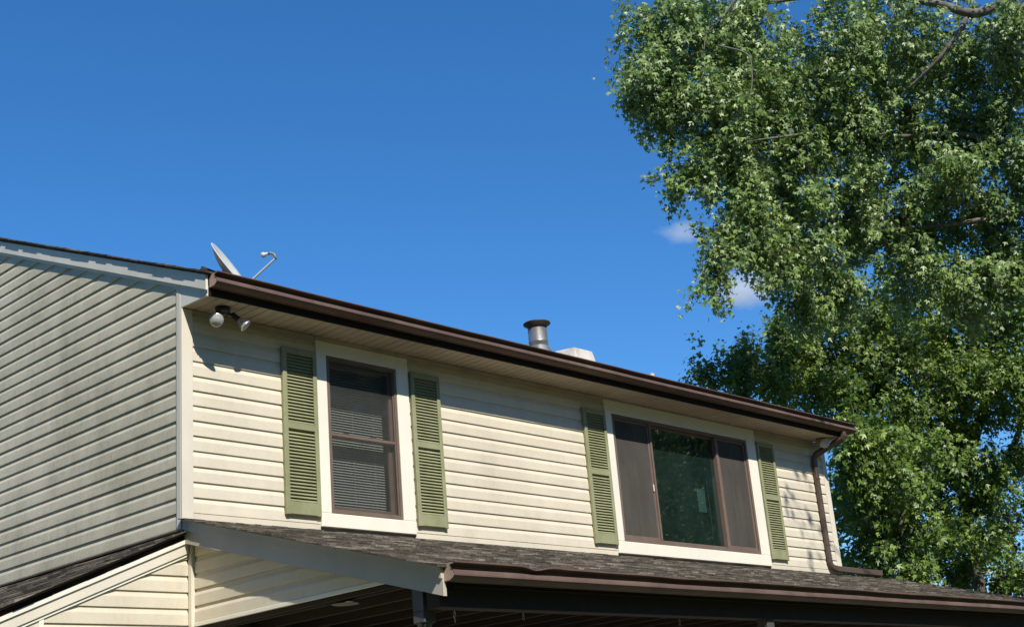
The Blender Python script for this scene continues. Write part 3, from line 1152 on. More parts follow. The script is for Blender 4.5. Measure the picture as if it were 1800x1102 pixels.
pnl.build('wing_panel', M_POST, WING)
# rake board: wide cream board, narrow white strip on top
wr = MB()
q = lambda t0, t1: [(0.030, zw(0.030) - t1), (WXL, zw(WXL) - t1), (WXL, zw(WXL) - t0), (0.030, zw(0.030) - t0)]
wr.prism(q(0.108, 0.190), lambda p: (p[0], -0.030, p[1]), lambda p: (p[0], 0.008, p[1]))
wr.build('wing_rake_board', M_POST, WING)
wr = MB()
wr.prism(q(0.074, 0.1075), lambda p: (p[0], -0.044, p[1]), lambda p: (p[0], 0.008, p[1]))
wr.build('wing_rake_strip', M_TRIM, WING)
wr = MB()
wr.prism(q(0.185, 0.215), lambda p: (p[0], -0.018, p[1]), lambda p: (p[0], -0.0, p[1]))
wr.build('wing_rake_channel', M_TRIM, WING)
wr = MB()
wr.prism(q(0.030, 0.0735), lambda p: (p[0], -0.030, p[1]), lambda p: (p[0], 0.008, p[1]))  # dark strip standing in for the shade under the shingle edge
wr.build('wing_shade_strip', M_FASCIA, WING)
wd = MB()
wd.prism([(-0.018, zw(-0.018) - 0.012), (WXL - 0.1, zw(WXL - 0.1) - 0.012), (WXL - 0.1, zw(WXL - 0.1) - 0.029), (-0.018, zw(-0.018) - 0.029)], lambda p: (p[0], -0.065, p[1]), lambda p: (p[0], 6.2, p[1]))
WROOF = wd.build('wing_roof', M_DECK, HOUSE)
mb = MB()
x = -0.022
j = 0
big = []
while x > WXL - 0.1:
    xe = x - CW
    y = -0.085 - random.uniform(0, 0.02)
    while y < 6.2:
        w = random.choice((0.10, 0.14, 0.2, 0.3)) * random.uniform(0.85, 1.15)
        th = random.choice((0.006, 0.008, 0.013, 0.016))
        q8 = [(xe, y), (xe, y + w - 0.002), (x - 0.0 if j == 0 else x + 0.015, y + w - 0.002), (x - 0.0 if j == 0 else x + 0.015, y)]
        zb_ = [zw(a) - 0.0105 for a, _ in q8]
        t_ = [0.006 + th, 0.006 + th, 0.004, 0.004]
        piece = ([(a, b, c) for (a, b), c in zip(q8, zb_)] + [(a, b, c + t) for (a, b), c, t in zip(q8, zb_, t_)], [(0, 1, 2, 3), (4, 7, 6, 5), (0, 4, 5, 1), (1, 5, 6, 2), (2, 6, 7, 3), (3, 7, 4, 0)])
        if y < 2.2 and x > -1.8 and len(big) < 280:
            big.append(piece)
        else:
            mb.add(*piece)
        y += w
    x = xe
    j += 1
for pc_ in big:
    m1_ = MB()
    m1_.add(*pc_)
    m1_.build('shingle', M_SHING, WROOF)
o = mb.build('shingle_field', M_SHING, WROOF)
o['kind'] = 'stuff'
fsh = MB()
fsh.prism([(-0.0225, -0.162), (-0.0245, -0.162), (-0.0265, zw(-0.03) + 0.012), (-0.06, zw(-0.06) + 0.012), (-0.06, zw(-0.06) + 0.014), (-0.0235, -0.135)], lambda p: (p[0], 0.0, p[1]), lambda p: (p[0], 6.1, p[1]))
fsh.build('wall_flashing', M_FASCIA, WROOF)

# ------------------------------------------------------------------ floodlights
def par_bulb(parent, c, d, r=0.058):
    """PAR lamp: dished reflector with a lens on its front; d is where it points"""
    d = Vector(d).normalized()
    mb = MB()
    mb.lathe([(0.016, -0.095), (0.018, -0.075), (0.030, -0.055), (0.048, -0.025), (r, -0.004), (r, 0.0), (r - 0.004, 0.002)], c, d, 24)
    bulb = mb.build('bulb', M_BULB, parent, smooth=True)
    ln = MB()
    ln.lathe([(r - 0.003, 0.001), (r * 0.75, 0.007), (r * 0.5, 0.010), (r * 0.42, 0.0125), (r * 0.22, 0.0135), (0.0, 0.016)], c, d, 24)
    ln.build('lens', M_LENS, bulb, smooth=True)
    so2 = MB()
    so2.lathe([(0.0, -0.165), (0.020, -0.163), (0.023, -0.15), (0.024, -0.105), (0.028, -0.100), (0.028, -0.088), (0.020, -0.086)], c, d, 20)
    so2.build('lamp_holder', M_BLACK, parent, smooth=True)
    return Vector(c) - d * 0.155


M_BULB = simple('lamp_reflector', (0.75, 0.75, 0.74), 0.28, 0.05, 20, metal=0.7)
M_LENS = simple('lamp_lens', (0.46, 0.46, 0.45), 0.25, 0.25, 60, bmp=0.5)
FLD = thing('floodlight', 'twin floodlight with two reflector bulbs under the soffit near the gable corner', 'floodlight', (0.262, -0.20, SOF - 0.002))
bs = MB()
bs.lathe([(0.0, -0.045), (0.046, -0.044), (0.060, -0.036), (0.064, -0.002), (0.0, 0.0)], (0.262, -0.20, SOF - 0.001), (0, 0, 1), 28)
bs.build('mount_plate', M_BLACK, FLD, smooth=True)
e1 = par_bulb(FLD, (0.130, -0.300, 1.548), (-0.45, -0.70, -0.45))
e2 = par_bulb(FLD, (0.445, -0.270, 1.560), (0.55, -0.45, -0.70))
ar = MB()
ar.tube([(0.235, -0.20, SOF - 0.035), (0.225, -0.190, SOF - 0.060), e1], [0.013, 0.014, 0.012], 10)
ar.tube([(0.290, -0.20, SOF - 0.035), (0.305, -0.205, SOF - 0.050), e2], [0.013, 0.014, 0.012], 10)
ar.build('swivel_arm', M_BLACK, FLD)
FLD2 = thing('floodlight', 'single round floodlight under the soffit beside the downspout elbow', 'floodlight', (9.80, -0.20, SOF - 0.002))
bs = MB()
bs.lathe([(0.0, -0.040), (0.046, -0.039), (0.060, -0.030), (0.064, -0.002), (0.0, 0.0)], (9.80, -0.20, SOF - 0.001), (0, 0, 1), 28)
bs.build('mount_plate', M_BROWN, FLD2, smooth=True)
e3 = par_bulb(FLD2, (9.80, -0.255, 1.630), (-0.62, -0.62, -0.45), r=0.062)
ar = MB()
ar.tube([(9.82, -0.20, SOF - 0.03), e3], [0.013, 0.012], 10)
ar.build('swivel_arm', M_BROWN, FLD2)

# ------------------------------------------------------------------ satellite dish on the roof
fdir = Vector((0.455, -0.71, 0.535)).normalized()
dc = Vector((0.700, 0.30, 2.345))
SAT = thing('satellite_dish', 'pale grey satellite dish with feed arm on the roof edge', 'satellite dish', (0.52, 0.52, zr(0.52)))
sx = fdir.cross(Vector((0, 0, 1))).normalized()
sy = sx.cross(fdir).normalized()
ds = MB()
rows = []
for i in range(9):
    r = i / 8
    rows.append([dc + sx * (0.235 * r * math.cos(a * math.pi / 20)) + sy * (0.265 * r * math.sin(a * math.pi / 20)) + fdir * (0.075 * r * r - 0.075) for a in range(41)])
rows.append([dc + sx * (0.241 * math.cos(a * math.pi / 20)) + sy * (0.271 * math.sin(a * math.pi / 20)) + fdir * (-0.006) for a in range(41)])
ds.strip(rows)
ds.build('reflector', M_DISH, SAT, smooth=True, solid=0.004)
arm_end = dc + fdir * 0.365 - sy * 0.205
am = MB()
am.tube([dc - sy * 0.30 - fdir * 0.06, dc - sy * 0.255 + fdir * 0.02, arm_end - sy * 0.02], 0.010, 8)
am.build('feed_arm', M_DISH, SAT)
fh = MB()
fh.tube([arm_end - sy * 0.03, arm_end + sy * 0.02 + fdir * 0.012, arm_end + sy * 0.055 - fdir * 0.008, arm_end + sy * 0.060 - fdir * 0.03], [0.011, 0.013, 0.013, 0.010], 10)
fh.build('feed_bracket', simple('feed_grey', (0.22, 0.21, 0.19), 0.6, 0.2, 30), SAT, smooth=True)
fb = MB()
d2 = (dc - (arm_end + sy * 0.06)).normalized()
fb.lathe([(0.0, 0.088), (0.018, 0.084), (0.026, 0.070), (0.026, 0.055), (0.016, 0.045), (0.012, 0.02), (0.0, 0.015)], arm_end + sy * 0.06 - fdir * 0.01, d2, 16)
fb.build('feed_horn', M_DISH, SAT, smooth=True)
ms_ = MB()
back = dc - fdir * 0.055
ms_.tube([back - fdir * 0.005, back - fdir * 0.06 - sy * 0.03, Vector((0.55, 0.52, 2.36)), Vector((0.53, 0.53, zr(0.53) - 0.01))], [0.030, 0.024, 0.020, 0.020], 12)
ms_.tube([back - sy * 0.10 - fdir * 0.0, back - fdir * 0.06 - sy * 0.06], 0.012, 8)
ms_.build('mast', M_SOOT, SAT, smooth=True)
fp = MB()
fp.prism([(0.46, zr(0.46) + 0.003), (0.62, zr(0.62) + 0.003), (0.62, zr(0.62) + 0.008), (0.46, zr(0.46) + 0.008)], lambda p: (0.47, p[0], p[1]), lambda p: (0.60, p[0], p[1]))
fp.build('foot_plate', M_DISH, SAT)

# ------------------------------------------------------------------ hooks and chains under the porch
def hook(x, y, ztop, links, lab):
    t = thing('hanging_chain', lab, 'chain', (x, y, ztop), 'hooks and chains hanging under the porch roof')
    h = MB()
    pts = [(x, y, ztop), (x, y, ztop - 0.03)]
    for k in range(9):
        a = math.pi * 0.5 - k * math.pi * 1.5 / 8
        pts.append((x + 0.016 * math.cos(a), y, ztop - 0.046 + 0.016 * math.sin(a)))
    h.tube(pts, 0.0035, 6)
    h.build('hook', M_CHAIN, t)
    z = ztop - 0.058
    for i in range(links):
        l = MB()
        ring = []
        for k in range(13):
            a = k * 2 * math.pi / 12
            u, v = 0.009 * math.cos(a), 0.019 * math.sin(a)
            ring.append((x + (u if i % 2 else u * 0.4), y + (0 if i % 2 else u * 0.8), z - 0.012 + v))
        l.tube(ring, 0.003, 5, cap=False)
        l.build('chain_link', M_CHAIN, t)
        z -= 0.030


hook(0.36, -2.62, -0.925, 7, 'short steel chain hanging under the porch just right of the turned post')
hook(1.05, -2.60, -0.925, 6, 'steel chain on a ceiling hook below the dent in the porch gutter')
hook(1.76, -2.60, -0.925, 1, 'small steel hook under the porch between two chains')
hook(2.90, -2.58, -0.925, 6, 'steel chain under the porch below the wide window')
lt = thing('porch_light', 'small pale fixture on a porch joist left of the turned post', 'light fixture', (0.235, -1.66, -0.927))
l1 = MB()
l1.lathe([(0.0, 0.0), (0.035, 0.0), (0.040, -0.010), (0.095, -0.013), (0.098, -0.020), (0.04, -0.024), (0.0, -0.024)], (0.235, -1.66, -0.926), (0, 0, 1), 24)
l1.build('fixture_pan', M_CHAIN, lt)
l1 = MB()
l1.box(0.17, 0.21, -1.78, -1.70, -0.946, -0.938, 0.003)
l1.build('fixture_bracket', M_CHAIN, lt)

# ------------------------------------------------------------------ trees
LEAF_V = np.array([
    # centre lobe (kite), right lobe, left lobe; x across, y along, z fold
    (0.0, 0.0, 0.0), (0.17, 0.45, 0.06), (0.0, 1.0, -0.16), (-0.17, 0.45, 0.06),
    (0.34, 0.22, 0.07), (0.50, 0.60, 0.02), (-0.34, 0.22, 0.07), (-0.50, 0.60, 0.02)])
LEAF_F = np.array([(0, 1, 2), (0, 2, 3), (0, 4, 5), (0, 5, 1), (0, 3, 7), (0, 7, 6)])


def leaves_mesh(name, P_, T, Nn, size, mat, parent):
    """P_: leaf base points, T: tip directions, Nn: face directions, size: lengths"""
    n = len(P_)
    T = T / np.linalg.norm(T, axis=1, keepdims=True)
    B = np.cross(T, Nn)
    B /= np.linalg.norm(B, axis=1, keepdims=True) + 1e-9
    Nz = np.cross(B, T)
    V = (P_[:, None, :] + (LEAF_V[None, :, 0:1] * B[:, None, :] + LEAF_V[None, :, 1:2] * T[:, None, :] + LEAF_V[None, :, 2:3] * Nz[:, None, :]) * size[:, None, None])
    V = V.reshape(-1, 3).astype(np.float32)
    F = (LEAF_F[None] + (np.arange(n) * 8)[:, None, None]).reshape(-1, 3).astype(np.int32)
    me = bpy.data.meshes.new(name)
    me.vertices.add(len(V))
    me.vertices.foreach_set('co', V.ravel())
    me.loops.add(F.size)
    me.loops.foreach_set('vertex_index', F.ravel())
    me.polygons.add(len(F))
    me.polygons.foreach_set('loop_start', np.arange(0, F.size, 3, dtype=np.int32))
    me.polygons.foreach_set('loop_total', np.full(len(F), 3, dtype=np.int32))
    me.update(calc_edges=True)
    me.materials.append(mat)
    o = place(me, name, parent)
    o['kind'] = 'stuff'
    return o


def smooth_path(pts, n=6):
    pts = [Vector(p) for p in pts]
    if len(pts) < 3:
        return [pts[0].lerp(pts[-1], k / n) for k in range(n + 1)]
    q = [pts[0] * 2 - pts[1]] + pts + [pts[-1] * 2 - pts[-2]]
    out = []
    for i in range(1, len(q) - 2):
        for k in range(n):
            t = k / n
            a, b, c, d = q[i - 1], q[i], q[i + 1], q[i + 2]
            out.append(0.5 * ((2 * b) + (c - a) * t + (2 * a - 5 * b + 4 * c - d) * t * t + (3 * b - a - 3 * c + d) * t ** 3))
    out.append(pts[-1])
    return out


def make_tree(name, label, base, limbs, clumps, leaf, leaf_m, bark, per, group, trunk_top, trunk_r, droop=0.5, seed=1):
    """limbs: list of (points, r0, r1); clumps: (centre, (rx, ry, rz) in viewer-right / depth / up, sprays)"""
    rng = np.random.default_rng(seed)
    t = thing(name, label, 'tree', base, group)
    base = Vector(base)
    tr = MB()
    pts = smooth_path([base - Vector((0, 0, 0.1)), base.lerp(trunk_top, 0.35) + Vector((0.12, -0.1, 0)), base.lerp(trunk_top, 0.7), trunk_top], 5)
    rad = [trunk_r * (1 - 0.55 * k / (len(pts) - 1)) * (1.35 if k == 0 else 1.0) for k in range(len(pts))]
    tr.tube(pts, rad, 14)
    tr.build('trunk', bark, t, smooth=True)
    nodes = []
    for lp, r0, r1 in limbs:
        sp_ = smooth_path(lp, 6)
        mb = MB()
        mb.tube(sp_, [r0 + (r1 - r0) * k / (len(sp_) - 1) for k in range(len(sp_))], 8)
        mb.build('limb', bark, t, smooth=True)
        nodes += [(p, r0 + (r1 - r0) * k / (len(sp_) - 1)) for k, p in enumerate(sp_)]
    nodes += [(p, r) for p, r in zip(pts[-6:], rad[-6:])]
    br = MB()
    tw = MB()
    P_, T_, N_, S_ = [], [], [], []
    hr = Vector((C_R.x, C_R.y, 0)).normalized()
    hf = Vector((C_F.x, C_F.y, 0)).normalized()
    up = Vector((0, 0, 1))
    tc = sum((Vector(c[0]) for c in clumps), Vector()) / len(clumps)
    for c, rr, ns in clumps:
        c = Vector(c)
        rr = tuple(max(0.10, q - leaf * 2.8) for q in rr)
        p0, r0 = min(nodes, key=lambda q: (q[0] - c).length + 0.6 * max(0, q[0].z - c.z))
        mid = p0.lerp(c, 0.5) + Vector((rng.normal(0, 0.15), rng.normal(0, 0.15), 0.12 * (p0 - c).length))
        path = smooth_path([p0, mid, c + Vector((0, 0, -0.1))], 5)
        rb = min(r0 * 0.6, 0.045)
        br.tube(path, [rb + (0.010 - rb) * k / (len(path) - 1) for k in range(len(path))], 6)
        nb = max(1, int(round(ns / 10.0)))
        bunches = []
        for _ in range(nb):
            d = rng.normal(size=3)
            d /= np.linalg.norm(d)
            rad_ = rng.random() ** 0.40
            if rng.random() < 0.12:
                rad_ *= rng.uniform(1.0, 1.3)
            bunches.append((hr * (d[0] * rad_ * rr[0]) + hf * (d[1] * rad_ * rr[1]) + up * (d[2] * rad_ * rr[2]), rng.uniform(0.5, 1.3)))
        for si in range(ns):
            bo, bs_ = bunches[si % nb]
            d = rng.normal(size=3)
            d = d / np.linalg.norm(d) * (rng.random() ** 0.6) * leaf * 3.6 * bs_
            loc_ = Vector((d[0] * 0.85, d[1] * 0.85, d[2] * 1.9))
            if rng.random() < 0.42:                       # loose sprays between the bunches
                e = rng.normal(size=3)
                e = e / np.linalg.norm(e) * rng.random() ** 0.45 * rng.choice((1.0, 1.0, 1.25))
                loc_ = hr * (e[0] * (rr[0] + leaf * 2.4)) + hf * (e[1] * (rr[1] + leaf * 2.4)) + up * (e[2] * (rr[2] + leaf * 2.4))
                bo = Vector((0, 0, 0))
            off = bo + loc_ + Vector((0, 0, -leaf * 1.0 * rng.random()))
            p = c + off
            bout = (loc_.normalized() + bo.normalized() * 0.35 if bo.length > 1e-4 else loc_).normalized()
            outv = bout
            dr = (outv * 0.75 + Vector(rng.normal(0, 0.45, 3)) + Vector((0, 0, -droop))).normalized()
            L = rng.uniform(0.35, 0.85) * leaf * 5.5
            a = p - dr * L * 0.35
            b = p + dr * L * 0.65 + Vector((0, 0, -0.12 * L * droop))
            near = path[int(rng.integers(2, len(path)))]
            if rng.random() < 0.55:
                tw.tube([near.lerp(a, 0.35) + Vector((0, 0, 0.03)), a, p, b], [0.007, 0.005, 0.004, 0.002], 3, cap=False)
            k = int(rng.integers(int(per * 0.7), int(per * 1.3)))
            tt = rng.random(k) ** 0.8
            A, Bv, Pm = np.array(a), np.array(b), np.array(p)
            q = np.where(tt[:, None] < 0.35, A + (Pm - A) * (tt[:, None] / 0.35), Pm + (Bv - Pm) * ((tt[:, None] - 0.35) / 0.65))
            q = q + rng.normal(0, leaf * 0.75, (k, 3))
            P_.append(q)
            tip = np.array(dr)[None] * 0.5 + rng.normal(0, 0.55, (k, 3)) + np.array((0, 0, -0.75 * droop - 0.15))[None]
            nn = np.array(outv)[None] * 0.65 + rng.normal(0, 0.42, (k, 3)) + np.array((-0.10, -0.30, 0.45))[None]
            T_.append(tip)
            N_.append(nn)
            S_.append(leaf * rng.uniform(0.5, 1.25, k))
    br.build('branch_network', bark, t, smooth=True)['kind'] = 'stuff'
    tw.build('twig_network', bark, t)['kind'] = 'stuff'
    leaves_mesh('crown', np.concatenate(P_), np.concatenate(T_), np.concatenate(N_), np.concatenate(S_), leaf_m, t)
    return t, sum(len(x) for x in P_)


def px_clumps(rows, dens=1.0):
    """(px, py, distance, half width px, half height px, depth m, sprays)"""
    out = []
    for px, py, d, rx, ry, dp_, ns in rows:
        c = at(px, py, d)
        k = (c - CAM).dot(C_F) / FPX
        out.append((c, (rx * k, dp_, ry * k), int(ns * dens)))
    return out


# silver maple to the right of the house, its boughs reaching over the roof
A_rows = [
    (1170, 60, 20.0, 82, 82, 1.0, 84), (1290, 60, 20.6, 100, 90, 1.3, 110), (1128, 138, 19.6, 46, 50, 0.7, 40), (1170, 140, 20.0, 50, 55, 0.8, 40), (1165, 205, 20.0, 40, 30, 0.6, 24), (1255, 185, 20.2, 80, 75, 1.1, 90),
    (1340, 170, 21.0, 90, 95, 1.3, 110), (1185, 318, 20.0, 22, 12, 0.3, 12), (1232, 298, 20.0, 26, 34, 0.5, 26), (1292, 275, 20.4, 56, 56, 0.8, 55), (1308, 355, 20.6, 50, 52, 0.8, 52),
    (1280, 405, 20.2, 22, 24, 0.4, 22), (1262, 448, 20.0, 24, 8, 0.3, 14), (1246, 484, 20.0, 26, 8, 0.3, 10), (1330, 425, 20.8, 44, 36, 0.7, 38), (1385, 455, 21.0, 26, 30, 0.5, 18),
    (1400, 290, 21.6, 80, 95, 1.3, 100), (1450, 110, 21.8, 100, 110, 1.5, 125), (1560, 70, 22.0, 100, 85, 1.5, 100), (1680, 110, 22.6, 100, 80, 1.5, 95),
    (1770, 40, 21.4, 50, 40, 1.0, 40), (1490, 240, 22.2, 95, 95, 1.5, 115), (1610, 230, 22.8, 105, 80, 1.5, 105), (1740, 220, 23.0, 80, 80, 1.5, 80),
    (1400, 420, 21.8, 70, 85, 1.2, 85), (1500, 380, 22.4, 90, 80, 1.4, 100), (1620, 370, 23.0, 100, 75, 1.4, 95), (1750, 390, 23.4, 80, 85, 1.4, 80),
    (1410, 530, 22.0, 36, 42, 0.7, 26), (1460, 500, 22.4, 60, 60, 1.0, 50), (1680, 300, 22.0, 80, 40, 1.0, 45), (1800, 300, 22.6, 60, 60, 1.2, 40),
    (1600, 480, 22.6, 90, 50, 1.2, 60), (1720, 500, 22.8, 80, 50, 1.2, 55), (1260, -60, 20.6, 120, 60, 1.2, 60), (1480, -70, 21.6, 140, 70, 1.4, 60), (1700, -60, 22.0, 130, 60, 1.4, 40),
    (1790, 140, 22.6, 60, 70, 1.2, 44), (1795, 480, 23.4, 50, 60, 1.2, 40),
    # the part of the crown beyond the right edge of the picture
    (1930, 100, 22.5, 130, 120, 1.8, 70), (2080, 220, 23.0, 130, 120, 1.8, 60), (1950, 380, 23.5, 130, 120, 1.8, 60), (2100, 0, 22.0, 140, 120, 1.8, 50), (1850, -160, 22.0, 160, 100, 1.8, 50), (2130, 420, 23.0, 120, 110, 1.6, 40)]
A_base = Vector((15.6, -2.6, G))
A_top = A_base + Vector((0.3, 0.6, 7.2))
A_limbs = [
    ([A_top - Vector((0, 0, 2.0)), at(1980, 200, 21.5), at(1800, 20, 21.5), at(1710, 24, 21.3), at(1640, 6, 21.2), at(1500, -10, 21.2), at(1330, 10, 20.6), at(1225, 60, 20.2)], 0.125, 0.015),
    ([A_top - Vector((0, 0, 2.8)), at(1900, 330, 22.4), at(1800, 266, 22.6), at(1690, 236, 22.4), at(1580, 240, 22.0), at(1450, 230, 21.6), at(1330, 248, 20.8)], 0.085, 0.012),
    ([A_top - Vector((0, 0, 3.4)), at(1920, 420, 22.8), at(1800, 376, 22.6), at(1690, 392, 22.4), at(1560, 402, 22.2), at(1430, 380, 21.8), at(1320, 400, 20.8)], 0.065, 0.010),
    ([at(1700, 30, 21.3), at(1676, 70, 21.2), at(1640, 115, 21.2), at(1592, 162, 21.4), at(1545, 215, 21.6), at(1510, 300, 22.0)], 0.045, 0.010),
    ([at(1690, 60, 22.2), at(1640, 62, 22.2), at(1600, 90, 22.0), at(1565, 120, 22.0)], 0.05, 0.012),
    ([at(1340, 2, 20.4), at(1300, -5, 19.8), at(1270, 30, 19.6), at(1243, 60, 19.5), at(1237, 90, 19.5)], 0.022, 0.008),
    ([at(1260, 80, 19.5), at(1312, 95, 19.5), at(1322, 130, 19.5), at(1318, 170, 19.5), at(1302, 205, 19.6)], 0.015, 0.006),
    ([at(1450, 230, 21.6), at(1380, 240, 20.4), at(1335, 246, 20.0), at(1305, 252, 19.9)], 0.022, 0.008),
    ([A_top - Vector((0, 0, 0.5)), A_top + Vector((0.5, 0.5, 2.0)), A_top + Vector((0.2, 1.2, 4.5))], 0.16, 0.04)]
nA = make_tree('silver_maple_tree', 'tall silver maple with pale leaves reaching over the roof from the right', A_base, A_limbs, px_clumps(A_rows, 1.6), 0.098, M_LEAF_A, M_BARK, 28, 'trees beside the house', A_top, 0.30, 0.62, 3)

# darker maple farther back, its forked trunk showing under the crown
B_rows = [
    (1228, 652, 26.0, 12, 26, 0.2, 9), (1250, 680, 26.0, 20, 12, 0.3, 9), (1298, 632, 26.4, 34, 24, 0.6, 24), (1300, 680, 26.4, 30, 30, 0.6, 24), (1372, 588, 27.0, 30, 26, 0.7, 22),
    (1370, 650, 27.4, 60, 60, 1.2, 75), (1440, 600, 28.0, 70, 60, 1.4, 80), (1460, 690, 28.0, 70, 50, 1.4, 75), (1540, 560, 28.6, 80, 60, 1.5, 90), (1560, 650, 28.0, 80, 60, 1.5, 95),
    (1650, 580, 29.0, 90, 60, 1.6, 100), (1680, 660, 28.6, 90, 60, 1.6, 100), (1770, 560, 29.0, 70, 70, 1.6, 80), (1780, 680, 29.0, 70, 70, 1.6, 80),
    (1580, 740, 28.0, 70, 50, 1.4, 75), (1690, 740, 29.4, 70, 40, 1.2, 45), (1780, 800, 30.0, 60, 60, 1.4, 45), (1560, 840, 29.0, 70, 60, 1.4, 75), (1640, 850, 30.0, 60, 60, 1.4, 48),
    (1540, 930, 30.0, 60, 50, 1.4, 55), (1620, 950, 31.0, 70, 50, 1.5, 48), (1720, 900, 31.0, 70, 60, 1.5, 50), (1790, 930, 31.0, 60, 60, 1.5, 48), (1520, 1000, 30.0, 60, 40, 1.2, 40),
    (1740, 850, 29.4, 60, 50, 1.2, 40), (1690, 800, 28.8, 60, 40, 1.2, 40), (1690, 930, 29.0, 70, 50, 1.2, 46),
    (1700, 1000, 31.0, 90, 40, 1.5, 65), (1790, 1020, 30.0, 50, 40, 1.2, 50), (1500, 860, 28.0, 40, 60, 1.0, 50), (1640, 1090, 31.0, 120, 40, 1.5, 60), (1770, 1100, 30.0, 60, 40, 1.2, 40)]
B_base = Vector(at(1700, 1000, 30.0))
B_base.z = G
B_top = at(1690, 830, 30.0)
B_limbs = [
    ([at(1690, 860, 30.0), at(1650, 790, 29.8), at(1620, 720, 29.6), at(1560, 660, 29.0), at(1480, 640, 28.4), at(1380, 640, 27.6), at(1290, 650, 26.6)], 0.15, 0.02),
    ([at(1692, 840, 30.0), at(1715, 760, 30.0), at(1735, 680, 30.0), at(1700, 590, 29.6), at(1650, 540, 29.4)], 0.15, 0.03),
    ([at(1695, 900, 30.0), at(1750, 840, 30.0), at(1790, 760, 30.0), at(1800, 660, 29.6)], 0.12, 0.03),
    ([at(1690, 930, 30.2), at(1640, 900, 30.2), at(1590, 880, 30.0), at(1540, 880, 29.6)], 0.08, 0.02),
    ([at(1690, 960, 30.4), at(1640, 960, 30.6), at(1600, 940, 30.6), at(1560, 950, 30.4)], 0.07, 0.02)]
nB = make_tree('maple_tree', 'dark green maple behind the house with forked trunk', B_base, B_limbs, px_clumps([r[:6] + (r[6] * (0.75 if r[1] > 770 else 1.0),) for r in B_rows], 1.75), 0.108, M_LEAF_B, M_BARKD, 26, 'trees beside the house', B_top, 0.19, 0.35, 5)

# small maple standing close by the far end of the eave
D_rows = [
    (1520, 750, 20.6, 28, 26, 0.5, 22), (1500, 790, 20.6, 42, 36, 0.6, 42), (1560, 790, 21.0, 50, 40, 0.8, 48), (1500, 850, 21.0, 34, 34, 0.6, 26), (1570, 850, 21.4, 50, 40, 0.8, 38), (1530, 905, 21.6, 40, 40, 0.7, 22),
    (1630, 800, 21.8, 50, 40, 0.8, 30), (1540, 970, 21.6, 50, 34, 0.8, 40), (1600, 930, 21.8, 50, 40, 0.8, 40), (1600, 1000, 21.6, 50, 30, 0.8, 36)]
D_base = Vector(at(1590, 1000, 21.6))
D_base.z = G
D_top = at(1580, 900, 21.5)
D_limbs = [([at(1582, 930, 21.5), at(1560, 860, 21.3), at(1525, 800, 21.0), at(1515, 760, 20.7)], 0.05, 0.012),
           ([at(1582, 930, 21.5), at(1600, 860, 21.6), at(1620, 810, 21.7)], 0.04, 0.012)]
nD = make_tree('young_maple_tree', 'bright green young maple at the far end of the eave and gutter', D_base, D_limbs, px_clumps(D_rows, 1.1), 0.098, M_LEAF_B, M_BARKD, 24, 'trees beside the house', D_top, 0.06, 0.35, 9)

# trees of the yard in front: seen mirrored in the wide window, and shading the far end of the front
def yard_tree(name, label, base, h, r, n, leaf, seed, extra=()):
    base = Vector((base[0], base[1], G))
    rng = np.random.default_rng(seed)
    top = base + Vector((0, 0, h * 0.55))
    limbs, cl = [], []
    for k in range(9):
        a = k * 2.4 + rng.uniform(-0.3, 0.3)
        zz = h * rng.uniform(0.42, 0.95)
        rr = r * rng.uniform(0.5, 0.95) * (1.15 - zz / h * 0.6)
        e = base + Vector((math.cos(a) * rr, math.sin(a) * rr, zz))
        limbs.append(([base + Vector((0, 0, h * rng.uniform(0.3, 0.5))), base.lerp(e, 0.6) + Vector((0, 0, 0.12 * h)), e], 0.10, 0.02))
        cl.append((e, (r * 0.36, r * 0.36, r * 0.28), n // 12))
    cl.append((base + Vector((0, 0, h * 0.92)), (r * 0.4, r * 0.4, r * 0.3), n // 10))
    cl += list(extra)
    for c, _, _ in extra:
        limbs.append(([base + Vector((0, 0, h * 0.45)), base.lerp(Vector(c), 0.55) + Vector((0, 0, h * 0.30)), Vector(c)], 0.07, 0.012))
    return make_tree(name, label, base, limbs, cl, leaf, M_LEAF_B, M_BARKD, 13, 'trees of the front yard', top, 0.22, 0.3, seed)


yard_tree('yard_tree', 'leafy yard tree mirrored in the middle pane of the wide window', (21.0, -11.5), 9.5, 4.2, 620, 0.17, 21)
yard_tree('yard_tree', 'yard tree whose leaf shadows fall beside the downspout', (14.8, -8.6), 9.5, 3.4, 480, 0.15, 22,
          extra=[(Vector((7.05, -6.3, 7.15)), (0.30, 0.3, 0.35), 4), (Vector((8.6, -7.2, 5.6)), (0.6, 0.6, 0.5), 22), (Vector((10.4, -7.6, 6.2)), (0.9, 0.8, 0.7), 40)])
yard_tree('yard_tree', 'distant yard tree mirrored low in the wide window', (30.0, -16.0), 11.0, 5.0, 520, 0.22, 23)

